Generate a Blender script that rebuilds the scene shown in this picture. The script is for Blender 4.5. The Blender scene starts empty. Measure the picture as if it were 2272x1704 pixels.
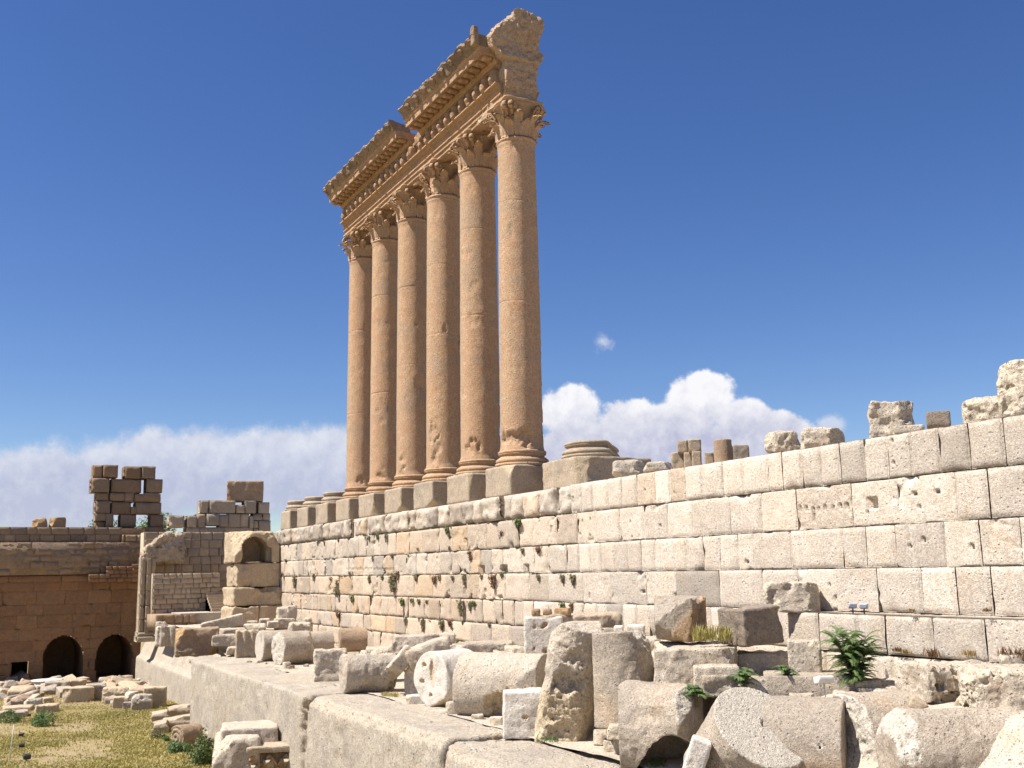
import bpy, math, random
import numpy as np
from mathutils import Matrix, Vector
SC = bpy.context.scene
COL = SC.collection
rng = np.random.default_rng(7)
random.seed(7)
# ------------------------------------------------------------------ camera (surveyed: metres, X along colonnade, Y out of the wall, Z up from shaft foot)
F = 2371.5482; PIT = math.radians(9.9778); ROL = math.radians(-0.9991); YAW = math.radians(27.6513)
CP = np.array([-47.8627, 25.5934, -6.0434]); CX, CY = 1136.0, 852.0
FW = np.array([math.cos(YAW)*math.cos(PIT), -math.sin(YAW)*math.cos(PIT), math.sin(PIT)])
_r = np.cross(FW, [0, 0, 1.0]); _r /= np.linalg.norm(_r); _u = np.cross(_r, FW)
RT = _r*math.cos(ROL)+_u*math.sin(ROL); UP = -_r*math.sin(ROL)+_u*math.cos(ROL)
def ray(x, y): return FW+RT*(x-CX)/F-UP*(y-CY)/F
def at(x, y, **k):
    """the point of a world plane (X=, Y= or Z=) or distance (D=) seen in the survey photo at x, y"""
    d = ray(x, y); a, v = list(k.items())[0]
    if a == 'D': return CP+d*v
    i = 'XYZ'.index(a); return CP+d*((v-CP[i])/d[i])
def depth(p): return float((np.asarray(p)-CP)@FW)
def sstep(a, b, x):
    t = np.clip((np.asarray(x, float)-a)/(b-a), 0, 1); return t*t*(3-2*t)
ZP = -11.2      # terrace of the megaliths
ZG = -15.7      # courtyard
ZW = -2.35      # top of the podium wall
YW = 1.9        # face of the podium wall
COURSE = [-2.35, -3.6, -4.9, -6.1, -7.35, -8.5, -9.5, -10.6, -11.7]
def terr(x, y):
    return (ZP-0.03+1.55*sstep(7.4, 5.0, y)*sstep(-5, -11, x)+.45*sstep(7.0, 4.4, y)*sstep(-17, -21, x)
            +.35*sstep(4.2, 2.2, y)*sstep(24, 10, x)+1.3*sstep(24, 36, x))
def gp(px, py):
    """where a ray meets the terrace floor"""
    d = ray(px, py); lo = 8.0
    for t in np.arange(8, 140, .1):
        p = CP+d*t
        if p[2] < terr(p[0], p[1]): return p
    return CP+d*60
# ------------------------------------------------------------------ noise
def _h(ix, iy, iz, s):
    h = ix*374761393+iy*668265263+iz*1440662683+s*362437
    h = (h ^ (h >> 13)) & 0x7fffffff
    h = (h*1274126177) & 0x7fffffff
    h = h ^ (h >> 15)
    return (h & 0xffff)/32767.5-1
def vn(p, s=0):
    i = np.floor(p).astype(np.int64); f = p-i; w = f*f*(3-2*f)
    x, y, z = i[..., 0], i[..., 1], i[..., 2]; a, b, c = w[..., 0], w[..., 1], w[..., 2]
    def L(dx, dy, dz): return _h(x+dx, y+dy, z+dz, s)
    c0 = (L(0,0,0)*(1-a)+L(1,0,0)*a)*(1-b)+(L(0,1,0)*(1-a)+L(1,1,0)*a)*b
    c1 = (L(0,0,1)*(1-a)+L(1,0,1)*a)*(1-b)+(L(0,1,1)*(1-a)+L(1,1,1)*a)*b
    return c0*(1-c)+c1*c
def fbm(p, fr=1.0, oc=4, s=0, rough=.5):
    p = np.asarray(p, float); r = 0; am = 1; t = 0
    for k in range(oc):
        r = r+am*vn(p*fr+k*17.3, s+k*11); t += am; am *= rough; fr *= 2.03
    return r/t
# ------------------------------------------------------------------ mesh linking
def mk(name, V, Fc, mat=None, parent=None, smooth=True, attrs=None, loc=None, M=None):
    me = bpy.data.meshes.new(name)
    V = np.asarray(V, float).reshape(-1, 3)
    if isinstance(Fc, np.ndarray): Fc = Fc.tolist()
    me.from_pydata(V.tolist(), [], Fc); me.update()
    if smooth: me.polygons.foreach_set('use_smooth', [True]*len(me.polygons))
    for k, v in (attrs or {}).items():
        dom = 'POINT' if len(v) == len(V) else 'FACE'
        at_ = me.attributes.new(k, 'FLOAT', dom); at_.data.foreach_set('value', np.asarray(v, np.float32))
    if mat:
        for m_ in (mat if isinstance(mat, (list, tuple)) else [mat]): me.materials.append(m_)
    o = bpy.data.objects.new(name, me); COL.objects.link(o)
    if parent: o.parent = parent
    if loc is not None: o.location = tuple(float(c) for c in loc)
    if M is not None: o.matrix_world = M
    return o
def empty(name, loc, label=None, cat=None, group=None, rz=0):
    o = bpy.data.objects.new(name, None); COL.objects.link(o); o.location = tuple(float(c) for c in loc); o.rotation_euler = (0, 0, rz)
    o.empty_display_size = .3
    return tag(o, label, cat, group)
def tag(o, label=None, cat=None, group=None, kind=None):
    if label: o['label'] = label
    if cat: o['category'] = cat
    if group: o['group'] = group
    if kind: o['kind'] = kind
    return o
def copy_tree(o, parent=None):
    c = o.copy(); COL.objects.link(c); c.parent = parent
    for ch in list(o.children): copy_tree(ch, c)
    return c
class MB:
    def __init__(s): s.v = []; s.f = []; s.n = 0; s.a = {}
    def add(s, V, Fc, **at_):
        V = np.asarray(V, float).reshape(-1, 3); k = len(V)
        s.f += [tuple(int(i)+s.n for i in q) for q in Fc]
        for a in set(list(s.a)+list(at_)):
            s.a.setdefault(a, [np.zeros(s.n)] if s.n else [])
            v = at_.get(a, 0.0); s.a[a].append(np.broadcast_to(np.asarray(v, float), (k,)).copy())
        s.v.append(V); s.n += k
    def box(s, a, b, **k):
        a = np.minimum(a, b).astype(float); b_ = np.maximum(a, b).astype(float)
        x0, y0, z0 = a; x1, y1, z1 = np.asarray(b, float)
        x0, x1 = min(x0, x1), max(x0, x1); y0, y1 = min(y0, y1), max(y0, y1); z0, z1 = min(z0, z1), max(z0, z1)
        V = [(x0,y0,z0),(x1,y0,z0),(x1,y1,z0),(x0,y1,z0),(x0,y0,z1),(x1,y0,z1),(x1,y1,z1),(x0,y1,z1)]
        s.add(V, [(0,3,2,1),(4,5,6,7),(0,1,5,4),(1,2,6,5),(2,3,7,6),(3,0,4,7)], **k)
    def V(s): return np.concatenate(s.v) if s.v else np.zeros((0, 3))
    def build(s, name, mat, parent=None, smooth=True, loc=None, off=None):
        V = s.V()
        if off is not None: V = V-np.asarray(off)
        return mk(name, V, s.f, mat, parent, smooth, {k: np.concatenate(v) for k, v in s.a.items()}, loc)
def gridfaces(n, m, base=0, closed=False):
    f = []
    for i in range(n-1):
        for j in range(m if closed else m-1):
            j2 = (j+1) % m
            f.append((base+i*m+j, base+i*m+j2, base+(i+1)*m+j2, base+(i+1)*m+j))
    return f
def tube(mb, pts, rad, n=6, **k):
    pts = np.asarray(pts, float); rad = np.broadcast_to(rad, (len(pts),)); V = []
    for i, p in enumerate(pts):
        t = pts[min(i+1, len(pts)-1)]-pts[max(i-1, 0)]; t = t/(np.linalg.norm(t)+1e-9)
        a = np.cross(t, [0, 0, 1.0] if abs(t[2]) < .9 else [1.0, 0, 0]); a /= np.linalg.norm(a); b = np.cross(t, a)
        for j in range(n):
            w = 2*math.pi*j/n; V.append(p+rad[i]*(a*math.cos(w)+b*math.sin(w)))
    Fc = gridfaces(len(pts), n, 0, True)+[tuple(range(n-1, -1, -1)), tuple((len(pts)-1)*n+j for j in range(n))]
    mb.add(V, Fc, **k)
# ------------------------------------------------------------------ implicit stones -> surface nets
def surfnets(fn, lo, hi, h):
    lo = np.asarray(lo, float); hi = np.asarray(hi, float)
    n = np.maximum(np.ceil((hi-lo)/h).astype(int)+1, 4)
    ax = [lo[i]+h*np.arange(n[i]) for i in range(3)]
    G = np.stack(np.meshgrid(*ax, indexing='ij'), -1)
    D = fn(G)
    D[0], D[-1] = np.maximum(D[0], 1e-3), np.maximum(D[-1], 1e-3)
    D[:, 0], D[:, -1] = np.maximum(D[:, 0], 1e-3), np.maximum(D[:, -1], 1e-3)
    D[:, :, 0], D[:, :, -1] = np.maximum(D[:, :, 0], 1e-3), np.maximum(D[:, :, -1], 1e-3)
    S = D < 0
    c = [(i, j, k) for i in (0, 1) for j in (0, 1) for k in (0, 1)]
    nx, ny, nz = n-1
    sub = {q: (S[q[0]:q[0]+nx, q[1]:q[1]+ny, q[2]:q[2]+nz], D[q[0]:q[0]+nx, q[1]:q[1]+ny, q[2]:q[2]+nz]) for q in c}
    cnt = sum(sub[q][0].astype(int) for q in c)
    act = (cnt > 0) & (cnt < 8)
    idx = -np.ones(act.shape, int); ii = np.argwhere(act); idx[act] = np.arange(len(ii))
    P = np.zeros((len(ii), 3)); W = np.zeros(len(ii))
    val = {q: sub[q][1][act] for q in c}
    for q in c:
        for a in range(3):
            if q[a] == 0:
                q2 = list(q); q2[a] = 1; q2 = tuple(q2)
                v0, v1 = val[q], val[q2]; m = (v0 < 0) != (v1 < 0)
                t = np.where(m, v0/np.where(m, v0-v1, 1), 0)
                pt = np.tile(np.array(q, float), (len(ii), 1)); pt[:, a] = t
                P += pt*m[:, None]; W += m
    P = lo+(ii+P/W[:, None])*h
    Q = []
    for a in range(3):
        b, d = (a+1) % 3, (a+2) % 3
        sl0 = [slice(None)]*3; sl1 = [slice(None)]*3; sl0[a] = slice(0, -1); sl1[a] = slice(1, None)
        s0, s1 = S[tuple(sl0)], S[tuple(sl1)]
        e = np.argwhere(s0 != s1)
        e = e[(e[:, b] > 0) & (e[:, d] > 0) & (e[:, b] < S.shape[b]-1) & (e[:, d] < S.shape[d]-1)]
        if not len(e): continue
        def g(ob, od):
            k = e.copy(); k[:, b] += ob; k[:, d] += od; return idx[k[:, 0], k[:, 1], k[:, 2]]
        q = np.stack([g(-1, -1), g(0, -1), g(0, 0), g(-1, 0)], 1)
        fl = ~s0[e[:, 0], e[:, 1], e[:, 2]]
        q[fl] = q[fl][:, ::-1]
        Q.append(q)
    Q = np.concatenate(Q); Q = Q[(Q >= 0).all(1)]
    return P, Q
def sbox(p, b, r=.06):
    q = np.abs(p)-(np.asarray(b)-r)
    return np.linalg.norm(np.maximum(q, 0), axis=-1)+np.minimum(q.max(-1), 0)-r
def scyl(p, R, L, ax=0, r=.05):
    o = [i for i in range(3) if i != ax]
    d0 = np.sqrt(p[..., o[0]]**2+p[..., o[1]]**2)-R+r; d1 = np.abs(p[..., ax])-L/2+r
    return np.minimum(np.maximum(d0, d1), 0)+np.sqrt(np.maximum(d0, 0)**2+np.maximum(d1, 0)**2)-r
def sell(p, c, rr):
    q = (p-np.asarray(c))/np.asarray(rr); k = np.linalg.norm(q, axis=-1)
    return (k-1)*min(rr)
def half(p, n, o):
    n = np.asarray(n, float); n = n/np.linalg.norm(n); return p@n-o
def carve(base, lo, hi, vox, cuts=(), bites=(), rough=.04, chip=.05, rawrough=.12, seed=0):
    """base(p) cut by half-spaces (n, o) and hollowed by ellipsoids (c, r); cut faces come out coarse and are marked raw"""
    seed = int(seed)
    def parts(p):
        d = base(p)+rough*fbm(p, 1.6, 5, seed, .58)+rough*.5*(np.abs(fbm(p, 3.1, 3, seed+3))-.2)
        d = d+chip*np.maximum(fbm(p, .9, 3, seed+5)-.15, 0)*2
        r = np.full(d.shape, -9.0)
        if cuts or bites:
            nb = rawrough*(np.abs(fbm(p, 2.2, 4, seed+9, .6))*1.6-.25)
            for cu in cuts: r = np.maximum(r, half(p, cu[0], cu[1])+nb*(cu[2] if len(cu) > 2 else 1.))
            for c_, rr in bites: r = np.maximum(r, -sell(p, c_, rr)+nb)
        return d, r
    V, Q = surfnets(lambda p: np.maximum(*parts(p)), np.asarray(lo)-2.2*vox, np.asarray(hi)+2.2*vox, vox)
    d, r = parts(V)
    return V, Q, (r > d-.02).astype(float)
# ------------------------------------------------------------------ materials
class NT:
    def __init__(s, tree): s.t = tree; s.n = tree.nodes; s.l = tree.links
    def new(s, ty, **k):
        n = s.n.new(ty)
        for a, v in k.items(): setattr(n, a, v)
        return n
    def inp(s, n, i, v):
        if v is None: return
        if hasattr(v, 'is_linked') or hasattr(v, 'links'): s.l.new(v, n.inputs[i])
        else:
            if isinstance(v, tuple) and len(v) == 3 and n.inputs[i].type == 'RGBA': v = v+(1,)
            n.inputs[i].default_value = v
    def math(s, op, a, b=None, c=None, clamp=False):
        n = s.new('ShaderNodeMath', operation=op); n.use_clamp = clamp
        s.inp(n, 0, a); s.inp(n, 1, b); s.inp(n, 2, c); return n.outputs[0]
    def vmath(s, op, a, b=None):
        n = s.new('ShaderNodeVectorMath', operation=op); s.inp(n, 0, a); s.inp(n, 1, b); return n.outputs[0]
    def noise(s, v, sc, det=5, ro=.6, dist=0):
        n = s.new('ShaderNodeTexNoise'); s.inp(n, 'Vector', v); s.inp(n, 'Scale', sc); s.inp(n, 'Detail', det); s.inp(n, 'Roughness', ro); s.inp(n, 'Distortion', dist); return n.outputs[0]
    def vor(s, v, sc, feat='F1'):
        n = s.new('ShaderNodeTexVoronoi', feature=feat); s.inp(n, 'Vector', v); s.inp(n, 'Scale', sc); return n.outputs[0]
    def ramp(s, x, a, b, lo=0.0, hi=1.0):
        n = s.new('ShaderNodeMapRange', interpolation_type='SMOOTHSTEP'); s.inp(n, 0, x); s.inp(n, 1, a); s.inp(n, 2, b); s.inp(n, 3, lo); s.inp(n, 4, hi); return n.outputs[0]
    def mix(s, f, a, b, mode='MIX'):
        n = s.new('ShaderNodeMix', data_type='RGBA', blend_type=mode); s.inp(n, 0, f); s.inp(n, 6, a); s.inp(n, 7, b); return n.outputs[2]
    def map(s, v, sc, rot=(0, 0, 0)):
        n = s.new('ShaderNodeMapping'); s.inp(n, 0, v); n.inputs[3].default_value = sc; n.inputs[2].default_value = rot; return n.outputs[0]
    def attr(s, nm): n = s.new('ShaderNodeAttribute', attribute_name=nm); return n.outputs['Fac']
def newmat(name):
    m = bpy.data.materials.new(name); m.use_nodes = True; t = NT(m.node_tree); b = t.n['Principled BSDF']
    return m, t, b
def stone(name, base, alt, stain, grey, stain_a=.35, grey_a=.3, streak=0.0, pit=.5, bump=.6, fine=1.0, rough=.92, rawc=None):
    m, t, b = newmat(name)
    tc = t.new('ShaderNodeTexCoord'); oi = t.new('ShaderNodeObjectInfo')
    off = t.math('MULTIPLY', oi.outputs['Random'], 61.0)
    v = t.vmath('ADD', tc.outputs['Object'], off)
    n1 = t.noise(v, .55, 5, .62, .4); n2 = t.noise(v, 2.6, 7, .68, .3); n3 = t.noise(v, 15*fine, 5, .7); n4 = t.noise(t.vmath('ADD', v, (31., 7., 3.)), .9, 6, .66, .5)
    n5 = t.noise(v, 42*fine, 3, .7)
    c = t.mix(t.ramp(n2, .36, .66), base, alt)
    st = t.math('MULTIPLY', t.ramp(n4, .50, .72), stain_a)
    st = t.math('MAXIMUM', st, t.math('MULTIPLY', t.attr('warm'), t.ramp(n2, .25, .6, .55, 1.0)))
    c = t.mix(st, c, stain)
    gr = t.math('MULTIPLY', t.ramp(n1, .46, .68), grey_a)
    if streak:
        ns = t.noise(t.map(v, (5.5, 5.5, .28)), 1.0, 5, .7)
        gr = t.math('MAXIMUM', gr, t.math('MULTIPLY', t.ramp(ns, .52, .74), streak))
    gr = t.math('MAXIMUM', gr, t.math('MULTIPLY', t.attr('grey'), t.ramp(n2, .25, .6, .5, 1.0)))
    c = t.mix(gr, c, grey)
    if rawc: c = t.mix(t.math('MULTIPLY', t.attr('raw'), .8), c, rawc)
    sp = t.math('ADD', t.ramp(n3, .3, .72, .72, 1.16), t.ramp(n5, .3, .7, -.16, .16))
    sp = t.math('MULTIPLY', sp, t.math('ADD', t.attr('tint'), 1.0))
    c = t.mix(1.0, c, t.vmath('MULTIPLY', (1., 1., 1.), sp), 'MULTIPLY')
    # weather pits: hollows with a shape of their own
    pv = t.vor(v, 6.5*fine); pv2 = t.vor(t.vmath('ADD', v, (5., 9., 2.)), 17*fine)
    pm = t.math('MULTIPLY', t.ramp(pv, .10, .26, 1, 0), t.ramp(n2, .44, .58))
    pm2 = t.math('MULTIPLY', t.ramp(pv2, .12, .32, 1, 0), t.ramp(n3, .42, .6))
    pits = t.math('MAXIMUM', pm, t.math('MULTIPLY', pm2, .8))
    pits = t.math('MULTIPLY', pits, pit)
    c = t.mix(t.math('MULTIPLY', pits, .45), c, tuple(x*.42 for x in grey))
    t.inp(b, 'Base Color', c); t.inp(b, 'Roughness', rough); t.inp(b, 'Specular IOR Level', .15)
    hgt = t.math('ADD', t.math('MULTIPLY', n2, .9), t.math('MULTIPLY', n3, .5))
    hgt = t.math('ADD', hgt, t.math('MULTIPLY', n5, .22))
    hgt = t.math('SUBTRACT', hgt, t.math('MULTIPLY', pits, .9))
    bp = t.new('ShaderNodeBump'); t.inp(bp, 'Height', hgt); t.inp(bp, 'Strength', bump); t.inp(bp, 'Distance', .07)
    t.l.new(bp.outputs[0], b.inputs['Normal'])
    return m
M = {}
M['wall'] = stone('limestone_wall', (.56,.475,.385), (.63,.55,.455), (.53,.36,.205), (.32,.285,.24), .34, .26, .36, .65, .8, rawc=(.50,.38,.24))
M['mega'] = stone('megalith_limestone', (.46,.395,.31), (.53,.465,.375), (.46,.325,.195), (.29,.26,.225), .38, .42, .8, 1.0, 1.3, rawc=(.50,.42,.32))
M['rubble'] = stone('rubble_limestone', (.50,.425,.335), (.58,.50,.40), (.48,.32,.18), (.29,.25,.205), .34, .42, .0, .85, 1.0, rawc=(.56,.475,.36))
M['conglom'] = stone('conglomerate_limestone', (.47,.40,.32), (.55,.475,.38), (.46,.31,.17), (.27,.235,.195), .34, .42, .0, .85, 1.0, rawc=(.54,.43,.28))
M['drum'] = stone('drum_limestone', (.39,.325,.25), (.48,.405,.32), (.42,.27,.145), (.25,.215,.18), .34, .45, .0, .65, 1.0, rawc=(.57,.515,.43))
M['white'] = stone('pale_limestone', (.60,.545,.465), (.66,.60,.52), (.5,.38,.24), (.34,.32,.29), .2, .3, .25, .7, .6, rawc=(.54,.42,.28))
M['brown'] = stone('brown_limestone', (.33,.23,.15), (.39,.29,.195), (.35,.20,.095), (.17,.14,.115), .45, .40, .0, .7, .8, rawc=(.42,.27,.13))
M['dark'] = stone('weathered_dark_stone', (.225,.18,.14), (.29,.24,.19), (.26,.16,.09), (.15,.13,.11), .3, .4, .0, .7, .7)
M['column'] = stone('column_stone', (.45,.285,.17), (.51,.345,.215), (.46,.235,.115), (.345,.27,.195), .5, .50, .42, .95, .6, .9, rawc=(.43,.29,.18))
M['entab'] = stone('entablature_stone', (.44,.275,.16), (.51,.34,.21), (.42,.205,.10), (.26,.195,.14), .5, .4, .2, .9, 1.0, rawc=(.48,.36,.25))
M['sima'] = stone('blackened_cornice_stone', (.27,.19,.125), (.36,.26,.17), (.32,.17,.08), (.14,.115,.095), .4, .6, .0, .8, .9, rawc=(.40,.28,.18))
M['plinth'] = stone('grey_plinth_stone', (.37,.295,.215), (.44,.355,.26), (.42,.255,.13), (.24,.205,.165), .4, .5, .1, .7, .6, rawc=(.46,.36,.24))
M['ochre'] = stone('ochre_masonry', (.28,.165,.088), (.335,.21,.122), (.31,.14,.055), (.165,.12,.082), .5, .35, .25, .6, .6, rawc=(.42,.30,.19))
M['brickw'] = stone('small_block_masonry', (.42,.325,.225), (.48,.40,.305), (.42,.27,.15), (.26,.225,.185), .35, .4, .1, .6, .6, rawc=(.42,.33,.24))
def simple(name, col, rough=.6, metal=0, var=.25, sc=8):
    m, t, b = newmat(name); tc = t.new('ShaderNodeTexCoord'); n = t.noise(tc.outputs['Object'], sc, 4, .6)
    c = t.mix(t.ramp(n, .3, .7), tuple(x*(1-var) for x in col), tuple(min(x*(1+var), .9) for x in col))
    t.inp(b, 'Base Color', c); t.inp(b, 'Roughness', rough); t.inp(b, 'Metallic', metal); return m
def leafmat(name, c1, c2, tr=.25):
    m, t, b = newmat(name); tc = t.new('ShaderNodeTexCoord'); a = t.attr('tint')
    n = t.noise(tc.outputs['Object'], 3.5, 3, .6)
    f = t.math('ADD', t.math('MULTIPLY', a, .7), t.math('MULTIPLY', n, .5), clamp=True)
    c = t.mix(f, c1, c2); t.inp(b, 'Base Color', c); t.inp(b, 'Roughness', .55)
    tl = t.new('ShaderNodeBsdfTranslucent'); t.inp(tl, 0, c); mx = t.new('ShaderNodeMixShader'); mx.inputs[0].default_value = tr
    t.l.new(b.outputs[0], mx.inputs[1]); t.l.new(tl.outputs[0], mx.inputs[2]); t.l.new(mx.outputs[0], t.n['Material Output'].inputs[0]); return m
M['leaf'] = leafmat('green_leaf', (.055,.105,.03), (.17,.25,.08), .35)
M['bushleaf'] = leafmat('bush_leaf', (.05,.085,.015), (.13,.17,.04))
M['olive'] = leafmat('olive_leaf', (.10,.10,.045), (.24,.205,.10))
M['dry'] = leafmat('dry_grass', (.20,.135,.05), (.38,.28,.11))
M['ggrass'] = leafmat('yellow_green_grass', (.18,.165,.035), (.43,.36,.11), .2)
M['red'] = leafmat('withered_leaf', (.10,.045,.02), (.20,.11,.05))
M['stem'] = simple('plant_stem', (.12,.085,.05), .8)
M['lampwhite'] = simple('white_painted_metal', (.62,.60,.56), .4, 0, .08)
M['lampgrey'] = simple('grey_painted_metal', (.42,.42,.46), .35, 0, .1)
M['lampdark'] = simple('dark_painted_metal', (.035,.037,.04), .45, 0, .2)
M['glass'] = simple('lamp_glass', (.20,.22,.25), .1, 0, .1)
M['steel'] = simple('galvanised_steel', (.35,.34,.32), .45, .6, .15)
def groundmat():
    m, t, b = newmat('courtyard_ground'); g = t.new('ShaderNodeNewGeometry'); v = g.outputs['Position']
    n1 = t.noise(v, .12, 5, .6, .6); n2 = t.noise(v, .7, 6, .65); n3 = t.noise(v, 9, 6, .7)
    c = t.mix(t.ramp(n2, .35, .65), (.25,.185,.09), (.32,.245,.135))
    c = t.mix(t.math('MULTIPLY', t.ramp(n1, .36, .58), .75), c, (.28,.215,.075))
    c = t.mix(1., c, t.vmath('MULTIPLY', (1., 1., 1.), t.ramp(n3, .25, .75, .65, 1.2)), 'MULTIPLY')
    t.inp(b, 'Base Color', c); t.inp(b, 'Roughness', .95)
    bp = t.new('ShaderNodeBump'); t.inp(bp, 'Height', t.math('ADD', n3, n2)); t.inp(bp, 'Strength', .6); t.inp(bp, 'Distance', .08); t.l.new(bp.outputs[0], b.inputs['Normal'])
    return m
M['ground'] = groundmat()
SKY = .062; SUNE = 4.3; EXPO = 1.1; CLO = (.50,.52,.68); CHI = (.93,.93,.96); CSTR = .48
# ------------------------------------------------------------------ setting
gx = np.concatenate([[-900, -400, -200, -120], np.arange(-80, 96, 2.0), [120, 200, 400, 900]]); gy = np.concatenate([[-900, -400, -200, -120], np.arange(-70, 90, 2.0), [120, 200, 400, 900]])
G = np.stack(np.meshgrid(gx, gy, indexing='ij'), -1).reshape(-1, 2)
gz = ZG+.18*fbm(np.c_[G, 0*G[:, :1]], .15, 3, 3)
tag(mk('courtyard_ground', np.c_[G, gz], gridfaces(len(gx), len(gy)), M['ground']), kind='structure')
# floor of the terrace between the great blocks and the wall
tx = np.arange(-60, 62, .45); ty = np.arange(1.2, 9.2, .4)
G = np.stack(np.meshgrid(tx, ty, indexing='ij'), -1).reshape(-1, 2)
tz = terr(G[:, 0], G[:, 1])+.10*fbm(np.c_[G, 0*G[:, :1]], .9, 4, 5)
tag(mk('terrace_floor', np.c_[G, tz], gridfaces(len(tx), len(ty)), M['rubble']), kind='structure')
mb = MB(); mb.box((-60, -75, ZW-9), (62, 1.0, ZW-.06)); tag(mb.build('temple_floor', M['plinth'], smooth=False), kind='structure')

# ------------------------------------------------------------------ coursed masonry
def ashlar(mb, u0, u1, v0, v1, frame, step=.14, dep=.3, rnd=.06, bulge=.02, rough=.02, chip=.05, holes=(), seed=0, tint=0., warm=0., grey=0., joint=.014, cutout=None, back=False, jit=.012):
    """one dressed block: frame(u, v, w) -> xyz, w out of the face"""
    r_ = np.random.default_rng(seed)
    u0 += joint*r_.uniform(.4, 1.4); u1 -= joint*r_.uniform(.4, 1.4); v0 += joint*r_.uniform(.2, .9); v1 -= joint*r_.uniform(.2, .9)
    mine = [h for h in holes if h[0] > u0-.4 and h[0] < u1+.4 and h[1] > v0-.1 and h[1] < v1+.1]
    st = min(step, .045) if mine else step
    nu = max(int((u1-u0)/st), 2)+1; nv = max(int((v1-v0)/st), 2)+1
    def ed(n, a, b):
        e = np.linspace(a, b, n); w = min(.03, (b-a)/6)
        return np.unique(np.concatenate([e, [a+w, b-w]]))
    U = ed(nu, u0, u1); Vv = ed(nv, v0, v1); nu, nv = len(U), len(Vv)
    uu, vv = np.meshgrid(U, Vv, indexing='ij')
    p3 = np.stack([uu, vv, np.full(uu.shape, seed*.37)], -1)
    d = np.minimum(np.minimum(uu-u0, u1-uu), np.minimum(vv-v0, v1-vv))
    rr = rnd*(1+1.3*np.maximum(fbm(p3, 1.3, 3, 3), -.4)); q = np.clip(1-d/rr, 0, 1)
    w = bulge*(1-np.clip(1-d/.3, 0, 1)**2)-rr*(1-np.sqrt(np.maximum(1-q*q, 0)))
    w = w+rough*fbm(p3, 2.4, 4, 9)-chip*np.maximum(fbm(p3, 1.7, 3, 21)-.28, 0)*4*np.clip(1.2-d/.25, .15, 1)
    w = w+r_.normal(0, jit)
    for hu, hv, hw, hh in mine:
        ins = (np.abs(uu-hu) < hw/2) & (np.abs(vv-hv) < hh/2); w = np.where(ins, w-.22, w)
    du = np.where(d < 1e-6, .012*fbm(p3, 3, 2, 31), 0)
    P = frame(uu+du, vv+du, w).reshape(-1, 3); k = len(P)
    Fc = gridfaces(nu, nv)
    if cutout is not None:
        Fc = [f for f in Fc if not cutout(np.mean([uu.flat[i] for i in f]), np.mean([vv.flat[i] for i in f]))]
    ring = [i*nv for i in range(nu)]+[(nu-1)*nv+j for j in range(1, nv)]+[i*nv+nv-1 for i in range(nu-2, -1, -1)]+[j for j in range(nv-2, 0, -1)]
    if cutout is None or not mine is None:
        B = frame(uu.flat[ring], vv.flat[ring], np.full(len(ring), -dep)); n = len(ring)
        if cutout is not None:
            ok = [not cutout(uu.flat[i], vv.flat[i]) for i in ring]
        else: ok = [True]*n
        Fc = Fc+[(ring[j], k+j, k+(j+1) % n, ring[(j+1) % n]) for j in range(n) if ok[j] and ok[(j+1) % n]]
        P = np.concatenate([P, B])
        if back: Fc.append(tuple(k+j for j in range(n)))
    mb.add(P, Fc, tint=tint, warm=warm, grey=grey)
def course(mb, cuts, v0, v1, frame, seed, tintf=None, **kw):
    r_ = np.random.default_rng(seed)
    for i in range(len(cuts)-1):
        t = r_.normal(0, .08); wm = max(r_.normal(-.08, .28), 0); gy_ = max(r_.normal(-.12, .3), 0)
        if tintf: t, wm, gy_ = tintf((cuts[i]+cuts[i+1])/2, (v0+v1)/2, t, wm, gy_)
        ashlar(mb, cuts[i], cuts[i+1], v0, v1, frame, seed=seed*100+i, tint=float(np.clip(t, -.25, .22)), warm=float(np.clip(wm, 0, .85)), grey=float(np.clip(gy_, 0, .8)), **kw)
def rcuts(a, b, lo, hi, r_):
    c = [a]
    while c[-1] < b-hi: c.append(c[-1]+r_.uniform(lo, hi))
    c.append(b); return c
# ---- the great podium wall
wf = lambda u, v, w: np.stack([u, YW+w+0*u, v+0*u], -1)
def z5(x, y): return 1240+x/2.1434, 900+y/2.1434
def z4(x, y): return 600+x/2.836, 960+y/2.836
def wx(x, y): return float(at(x, y, Y=YW)[0])
rowx = [
 ([53,106,160,230,300,370,458,527,600,680,778,875,995,1060,1150,1245,1335,1450,1560,1672,1803,1948,2112], lambda x: 445-.14*(x-90)),
 ([86,180,288,405,515,630,812,965,1130,1390,1610,1885,2040], lambda x: 587-.097*(x-90)),
 ([98,150,198,268,328,390,458,550,605,685,765,850,925,1105,1350,1460,1600,1835,2000], lambda x: 728-.049*(x-90)),
 ([115,245,415,558,763,968,1138,1320,1515,1725,1890,2055], lambda x: 870)]
r_ = np.random.default_rng(3); rows = []
for k in range(8):
    mid = (COURSE[k]+COURSE[k+1])/2
    lo, hi = [(.9, 2.0), (1.1, 2.3), (.8, 2.0), (1.6, 3.0), (.6, 1.5), (1.3, 2.7), (1.0, 2.5), (1, 2)][k]
    if k < 4:
        m = sorted(wx(*z5(x, rowx[k][1](x))) for x in rowx[k][0])
        c = [-60.0+0*k]+rcuts(-58.5, m[0]-1.2, 1.2, 2.2, r_)[1:]+m
        c = c+rcuts(m[-1], 39.4, lo, hi, r_)[1:]
    else:
        c = rcuts(-60., 39.4, lo, hi, r_)
    rows.append(sorted(c))
holes = []
def hz5(x, y, w, h): p = at(*z5(x, y), Y=YW); s = depth(p)/F/2.1434; holes.append((p[0], p[2], max(w*s*1.35, .1), max(h*s, .1)))
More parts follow.
